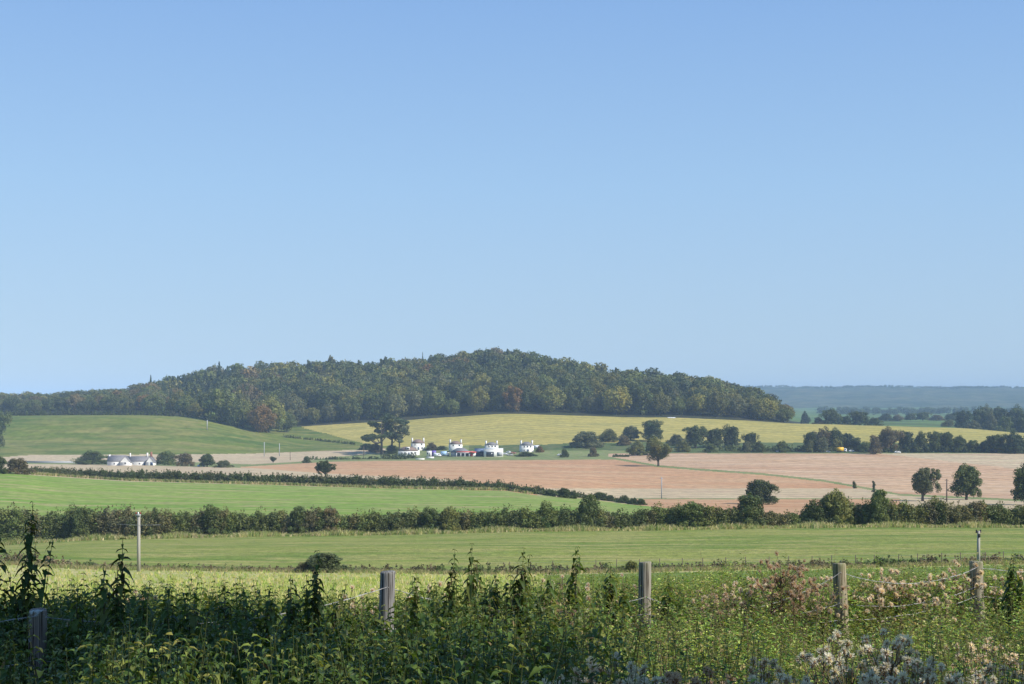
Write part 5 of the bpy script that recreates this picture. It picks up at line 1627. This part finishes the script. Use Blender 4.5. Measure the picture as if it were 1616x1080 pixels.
# dry seeded stalks and brown leaves among them
n = 800
k = rng.integers(0, len(B), n)
hb = H[k] + rng.uniform(-.1, .14, n)
b2 = B[k] + rng.normal(size=(n, 3)) * np.array([.1, .1, 0]); l2 = rng.normal(size=(n, 3)) * np.array([.16, .1, 0])
stems(mb, b2, b2 + l2 + np.stack([0 * hb, 0 * hb, hb], 1), .0028, (0.24, 0.17, 0.11))
for s in np.linspace(.62, 1, 12):
    P = b2 + l2 * s ** 2 + np.stack([0 * hb, 0 * hb, hb * s], 1)
    th = rng.random(n) * 6.28
    leaves(mb, P, np.stack([np.cos(th), np.sin(th), .6 + 0 * th], 1), .035, .008, rng, pick(rng, [(.30, .22, .17), (.24, .15, .11), (.20, .15, .08)], n), droop=.5)
tag(mb.build('undergrowth', WEED), 'tangle of sunlit willowherb and weeds filling the right foreground', 'undergrowth', kind='stuff')

# the tall nettles that stand up above the bed, each its own plant
def nettle_plant(h, seed, dark=1.0, lean=(0, 0), thin=1.0, pal=NET, low=.15):
    rng = np.random.default_rng(seed)
    e_ = empty('nettle', (0, 0, 0))
    B = np.array([[0, 0, 0.0]]); H = np.array([h]); ln = np.array([[lean[0], lean[1], 0.0]])
    f = np.linspace(0, 1, 9)[:, None]
    m_ = MB(); m_.tube(B + ln * f ** 2 + np.array([[0, 0, h]]) * f, .0055 - .004 * f[:, 0], 6, col=(0.09, 0.10, 0.04)); s1 = None
    ns = 6
    B = np.concatenate([B, rng.normal(size=(ns, 3)) * np.array([.05, .05, 0])]); H = np.concatenate([H, h * rng.uniform(.55, .93, ns)]); ln = np.concatenate([ln, ln + rng.normal(size=(ns, 3)) * np.array([.10, .08, 0])])
    m_ = MB(); nettle_mass(m_, B, H, ln, rng, step=.030, low=low, pal=[tuple(c * dark for c in p) for p in pal], Lm=.092 * thin, dmax=1.5); s2 = m_.build('leaves', WEED, e_)
    m_ = MB(); stems(m_, B, B + ln + np.stack([0 * H, 0 * H, H], 1), .0055, (0.10, 0.11, 0.045)); s1 = m_.build('stem', WEED, e_)
    # hanging strings of flowers
    m_ = MB()
    for k0 in range(3, 22):
        s = 1 - k0 * .043 / h
        if s < .3: break
        P = np.array([lean[0] * s * s, lean[1] * s * s, h * s])
        for _ in range(3):
            a = rng.random() * 6.28; L_ = rng.uniform(.03, .07)
            d = np.array([math.cos(a), math.sin(a), 0])
            m_.tube([P, P + d * L_ * .5 + [0, 0, -L_ * .2], P + d * L_ * .6 + [0, 0, -L_ * 1.1]], [.0015, .004, .002], 4, col=(0.14, 0.12, 0.06))
    s3 = m_.build('flower_strings', WEED, e_)
    KIDS[e_.name] = [s1, s2, s3]
    return e_

TALL = [ # u, top row, Y, dark, lean x, label
 (52, 792, 9.2, .75, .10, 'tallest nettle, leaning, near the left edge of the photo'),
 (14, 905, 9.2, .9, -.06, 'leafy nettle at the left edge beside the tallest one'),
 (84, 935, 9.6, .9, .05, 'nettle just above the first fence post'),
 (122, 922, 8.6, .95, .02, 'short nettle tip right of the first fence post'),
 (165, 892, 8.8, .9, -.04, 'bushy nettle to the left of the pole foot'),
 (196, 850, 8.2, .7, .06, 'tall dark nettle spire just left of the wooden pole'),
 (228, 925, 8.5, .95, .04, 'nettle tip just right of the wooden pole'),
 (264, 924, 8.0, .8, -.02, 'first of three broad nettle tips in the left bed'),
 (306, 930, 8.0, .85, .05, 'second of three broad nettle tips, spreading'),
 (354, 921, 8.3, .8, .0, 'third of three broad nettle tips in the left bed'),
 (385, 926, 8.8, .9, .03, 'nettle with a star-shaped tip in the left bed'),
 (427, 925, 8.8, .85, .0, 'upright nettle tip left of the meadow bush'),
 (459, 929, 8.9, .85, .02, 'thin nettle tip just under the meadow bush left end'),
 (500, 870, 9.0, .7, .0, 'tall dark nettle standing against the meadow bush'),
 (545, 925, 8.9, .7, .22, 'nettle bent over to the right beside the bush'),
 (657, 906, 9.8, .85, .0, 'slim nettle just right of the second fence post'),
 (718, 868, 9.2, .62, .10, 'dark drooping nettle, left of the tall trio'),
 (745, 858, 9.5, .62, .03, 'highest dark nettle of the tall trio'),
 (754, 884, 9.8, .65, .10, 'shorter nettle at the right side of tall trio'),
 (782, 902, 10.0, .7, .0, 'small nettle between the trio and the bent pair'),
 (806, 896, 9.9, .65, .02, 'dark nettle at the left of the bent pair'),
 (827, 866, 9.6, .62, .12, 'left of the bent pair, tall and dark'),
 (836, 876, 9.9, .62, .16, 'right of the bent pair, dark and arching'),
 (868, 898, 11.0, .95, .0, 'thin green nettle right of the bent pair'),
 (911, 863, 11.2, 1.0, .06, 'tall slim green nettle left of the middle post'),
 (963, 888, 11.5, .9, .0, 'upright nettle between slim one and middle post'),
 (945, 930, 11.0, .9, .0, 'short nettle tip left of the middle post'),
 (1058, 905, 12.5, 1.2, .04, 'pale nettle just right of the middle post'),
 (1600, 876, 13.0, .9, .03, 'tall narrow nettle near the right edge'),
 (845, 935, 10.5, .95, -.04, 'low nettle tip beneath the bent pair'),
 (690, 925, 10.0, .8, .05, 'low nettle tip left of the tall trio'),
]
for k, (u, tp, Y, dk, lx, lb) in enumerate(TALL):
    x, y, z = at_u(u, Y)
    zt = (HZ - tp) / F * Y
    h = zt - z
    o = nettle_plant(h, 200 + k, dk, (lx, 0.03 * math.sin(k)), thin=(.8 if dk < .8 else 1.0))
    o.location = (x - lx, y, z)
    o.rotation_euler = (0, 0, 0)
    tag(o, lb, 'nettle', 'tall nettles standing above the bed')

# thistles gone to seed
def fluff_mb(seed, r=.021, n=95):
    rng = np.random.default_rng(seed)
    d = rng.normal(size=(n, 3)); d[:, 2] += .35; d /= np.linalg.norm(d, axis=1)[:, None]
    L = r * rng.uniform(.75, 1.2, n)[:, None]
    s = np.cross(d, rng.normal(size=(n, 3))); s /= np.linalg.norm(s, axis=1)[:, None]
    m_ = MB()
    v = np.stack([d * .002, d * L * .8 + s * .0017, d * L, d * L * .8 - s * .0017], 1).reshape(-1, 3)
    m_.add(v, np.arange(n * 4).reshape(-1, 4), col=(1, 1, 1))
    m_.tube([(0, 0, -.018), (0, 0, -.010), (0, 0, 0), (0, 0, .006)], [.003, .0075, .008, .004], 8, col=(.5, .36, .22))
    return m_
HEADM = [fluff_mb(s).build('seed_head', FLUFF, link=False).data for s in range(4)]
def thistle(h, seed, heads, spread=.22, fc=(.62, .55, .50), big=1.0):
    rng = np.random.default_rng(seed)
    e_ = empty('thistle', (0, 0, 0))
    m_ = MB(); m_.tube([(0, 0, 0), (.01, 0, h * .5), (0, .01, h * .82), (0, 0, h * .93)], [.006, .005, .0035, .002], 6, col=(0.20, 0.15, 0.09))
    kids = []; tips = []
    for k in range(heads):
        a = rng.random() * 6.28; rr_ = spread * rng.random() ** .6
        p = np.array([math.cos(a) * rr_, math.sin(a) * rr_, h - rr_ * rng.uniform(.3, 1.2) - rng.random() * .10])
        st = np.array([0, 0, p[2] - rng.uniform(.1, .25)]); st[2] = min(st[2], h * .9)
        m_.tube([st, (st + p) / 2 + [0, 0, -.02], p], [.003, .0022, .0016], 4, col=(0.22, 0.17, 0.10))
        tips.append(p)
    kids.append(m_.build('stem', WEED, e_))
    for p in tips:
        c_ = bpy.data.objects.new('seed_head', HEADM[int(rng.integers(4))]); COL.objects.link(c_); c_.parent = e_
        c_.location = p; s = rng.uniform(.7, 1.2) * big; c_.scale = (s * rng.uniform(.6, 1.2), s * rng.uniform(.7, 1.1), s * rng.uniform(.7, 1.2))
        c_.rotation_euler = (rng.normal() * .5, rng.normal() * .5, rng.random() * 6)
        g = rng.uniform(.8, 1.1); c_.color = (fc[0] * g, fc[1] * g, fc[2] * g, 1)
        kids.append(c_)
    m_ = MB()
    n = 34
    z = rng.uniform(.25, .88, n) * h; th = rng.random(n) * 6.28
    leaves(m_, np.stack([0 * z, 0 * z, z], 1), np.stack([np.cos(th), np.sin(th), .5 + 0 * z], 1), rng.uniform(.05, .11, n), .02, rng, pick(rng, [(0.14, 0.16, 0.06), (0.26, 0.19, 0.11), (0.20, 0.13, 0.08)], n), droop=.6)
    kids.append(m_.build('leaves', WEED, e_))
    KIDS[e_.name] = kids
    return e_
GT = 'thistles gone to seed in the weeds'
TH = [ # u, top row, Y, heads, tint, label
 (1232, 880, 12.0, 14, 0, 'tallest brownish thistle, between middle and fourth posts'),
 (1252, 892, 12.2, 9, 0, 'thistle leaning beside the tallest brownish one'),
 (1218, 905, 12.0, 10, 0, 'dusty pink thistle below the tallest one'),
 (1262, 912, 12.0, 12, 0, 'dense brown-pink thistle left of the fourth post'),
 (1290, 918, 12.4, 8, 0, 'thistle touching the wire left of fourth post'),
 (1186, 925, 12.2, 8, 1, 'pinkish thistle, left part of the right-hand weeds'),
 (1150, 935, 12.0, 9, 0, 'faded thistle midway between middle and fourth posts'),
 (1122, 922, 12.5, 6, 1, 'small white-tufted thistle right of the middle post'),
 (1308, 912, 13.6, 7, 1, 'thistle behind the fourth post'),
 (1392, 896, 13.8, 12, 1, 'pale fluffy thistle beneath the sagging wire, left'),
 (1412, 903, 13.9, 11, 1, 'pale fluffy thistle beneath the sagging wire, centre'),
 (1388, 928, 13.2, 9, 1, 'broad pinkish thistle head cluster right of fourth post'),
 (1455, 912, 13.8, 8, 1, 'white-tufted thistle midway along the sagging wire'),
 (1482, 902, 14.0, 9, 1, 'thistle reaching the wire left of the last post'),
 (1510, 890, 14.2, 9, 1, 'high thistle against the wire by the last post'),
 (1492, 935, 13.4, 9, 1, 'drooping white thistle left of the last post'),
 (1558, 908, 14.6, 6, 1, 'thistle with round white heads right of last post'),
 (1612, 900, 14.6, 8, 1, 'white thistle at the right edge behind wire'),
 (984, 900, 13.6, 4, 1, 'two-headed white thistle left of the middle post'),
 (888, 890, 12.5, 4, 1, 'thin thistle with flat pale heads left of slim nettle'),
 (873, 940, 11.0, 8, 0, 'brown wilted thistle left of the middle post'),
 (1300, 988, 6.6, 9, 2, 'thistle with pale fluff left of fourth post foot'),
 (1345, 1012, 5.6, 13, 2, 'large grey thistle at the foot of the fourth post'),
 (1408, 986, 5.6, 14, 2, 'biggest grey fluffy thistle near the bottom right'),
 (1428, 1004, 5.9, 9, 1, 'thistle with one sunlit white head, bottom right'),
 (1448, 1034, 5.2, 12, 2, 'low grey thistle below the biggest fluffy one'),
 (1385, 1046, 5.0, 11, 2, 'grey thistle at the bottom edge under biggest one'),
 (1534, 1006, 7.2, 8, 1, 'sunlit thistle below the last post'),
 (1572, 1002, 7.0, 9, 1, 'sunlit thistle at lower right, sharing its height'),
 (1590, 1036, 5.8, 12, 1, 'pale pink thistle in the bottom right corner'),
 (1540, 1050, 5.4, 10, 2, 'thistle at the bottom edge near right corner'),
 (1240, 1040, 5.4, 11, 2, 'grey thistle at the bottom edge left of post'),
 (1205, 1020, 6.0, 7, 1, 'small white-headed thistle at lower centre right'),
 (1060, 1052, 5.4, 14, 0, 'dense beige thistle at the bottom edge below middle post'),
 (1010, 1040, 5.6, 12, 2, 'grey-beige thistle left of the dense beige one'),
 (1115, 1045, 5.7, 8, 0, 'beige thistle right of the dense beige one'),
 (930, 1036, 5.8, 10, 1, 'thistle with a round pinkish head at bottom centre'),
 (890, 1050, 5.4, 8, 2, 'dusky thistle at bottom centre, farthest left fluffy one'),
 (964, 1020, 6.4, 5, 2, 'thin thistle above the bottom centre ones'),
 (150, 940, 10.0, 5, 1, 'pink-headed thistle in the grass right of first post'),
 (215, 920, 11.0, 6, 1, 'faded thistle at the foot of the wooden pole'),
 (560, 918, 12.0, 5, 1, 'white-tufted thistle left of the second post'),
 (575, 935, 11.6, 5, 1, 'low white-tufted thistle by the second post'),
 (675, 912, 12.4, 6, 1, 'white-headed thistle in the grass right of second post'),
]
FC = [(.60, .45, .37), (.88, .74, .66), (.78, .73, .70)]
for k, (u, tp, Y, nh, ti, lb) in enumerate(TH):
    x, y, z = at_u(u, Y)
    if u > 1050 and Y > 8: tp -= 9
    h = (HZ - tp) / F * Y - z
    o = thistle(h, 400 + k, int(nh * 2.1), spread=.26 if Y > 8 else .15, fc=FC[ti], big=1.3 if Y > 8 else 1.15)
    o.location = (x, y, z)
    tag(o, lb, 'thistle', GT)

rx = random.Random(8)
for k in range(14):
    u = 1070 + k * 38 + rx.uniform(-8, 8)
    Y = rx.uniform(12.6, 15.5)
    tp = float(lerp(BACK, u)) + rx.uniform(-12, 14)
    x, y, z = at_u(u, Y)
    o = thistle((HZ - tp) / F * Y - z, 600 + k, rx.randint(8, 16), spread=.24, fc=FC[rx.choice([0, 1, 1])], big=1.25)
    o.location = (x, y, z)
    near = 'between middle and fourth posts' if u < 1324 else 'between fourth and last posts' if u < 1540 else 'right of the last post'
    tag(o, '%s of the low seeded thistles half sunk in weeds, %s' % (ORD[(k if u < 1324 else k - 7 if u < 1540 else k - 13) % 12], near), 'thistle', GT)

# unseen tree shaped to shade the left weeds, unseen sapling added to shade thistles
for (nm, x, y, h, wd, kd, lb, ct) in [('shade_tree', 6.7, 3.3, 14.5, 8.4, 'high', 'unseen tall tree right of the viewer, high crown shaped to shade the weeds', 'tree'), ('shade_sapling', 4.3, 3.3, 5.2, 1.7, 'high', 'unseen thin sapling added right of the viewer to shade the thistles', 'tree')]:
    e_ = put_tree(nm, (x, y, float(zat(3, 3)) - .2), h, wd, lb, ct, G_MID, kd, 1, None, True)
    e_.rotation_euler = (0, 0, 1.0)

# ---------------------------------------------------------------- air
def make_haze(dens):
    m = bpy.data.materials.new('air_haze'); m.use_nodes = True
    t = m.node_tree; t.nodes.clear()
    o = t.nodes.new('ShaderNodeOutputMaterial'); v = t.nodes.new('ShaderNodeVolumePrincipled')
    v.inputs['Color'].default_value = (0.49, 0.70, 1.0, 1)
    v.inputs['Density'].default_value = dens
    v.inputs['Anisotropy'].default_value = -0.3
    t.links.new(v.outputs[0], o.inputs['Volume'])
    b = MB(); b.box((0, 2000, 22), (34000, 30000, 210))
    h = b.build('haze', m); m.cycles.homogeneous_volume = True if hasattr(m.cycles, 'homogeneous_volume') else True
    tag(h, kind='stuff')
    h['label'] = 'thin pale blue air between the camera and the far hills'
make_haze(HAZE)
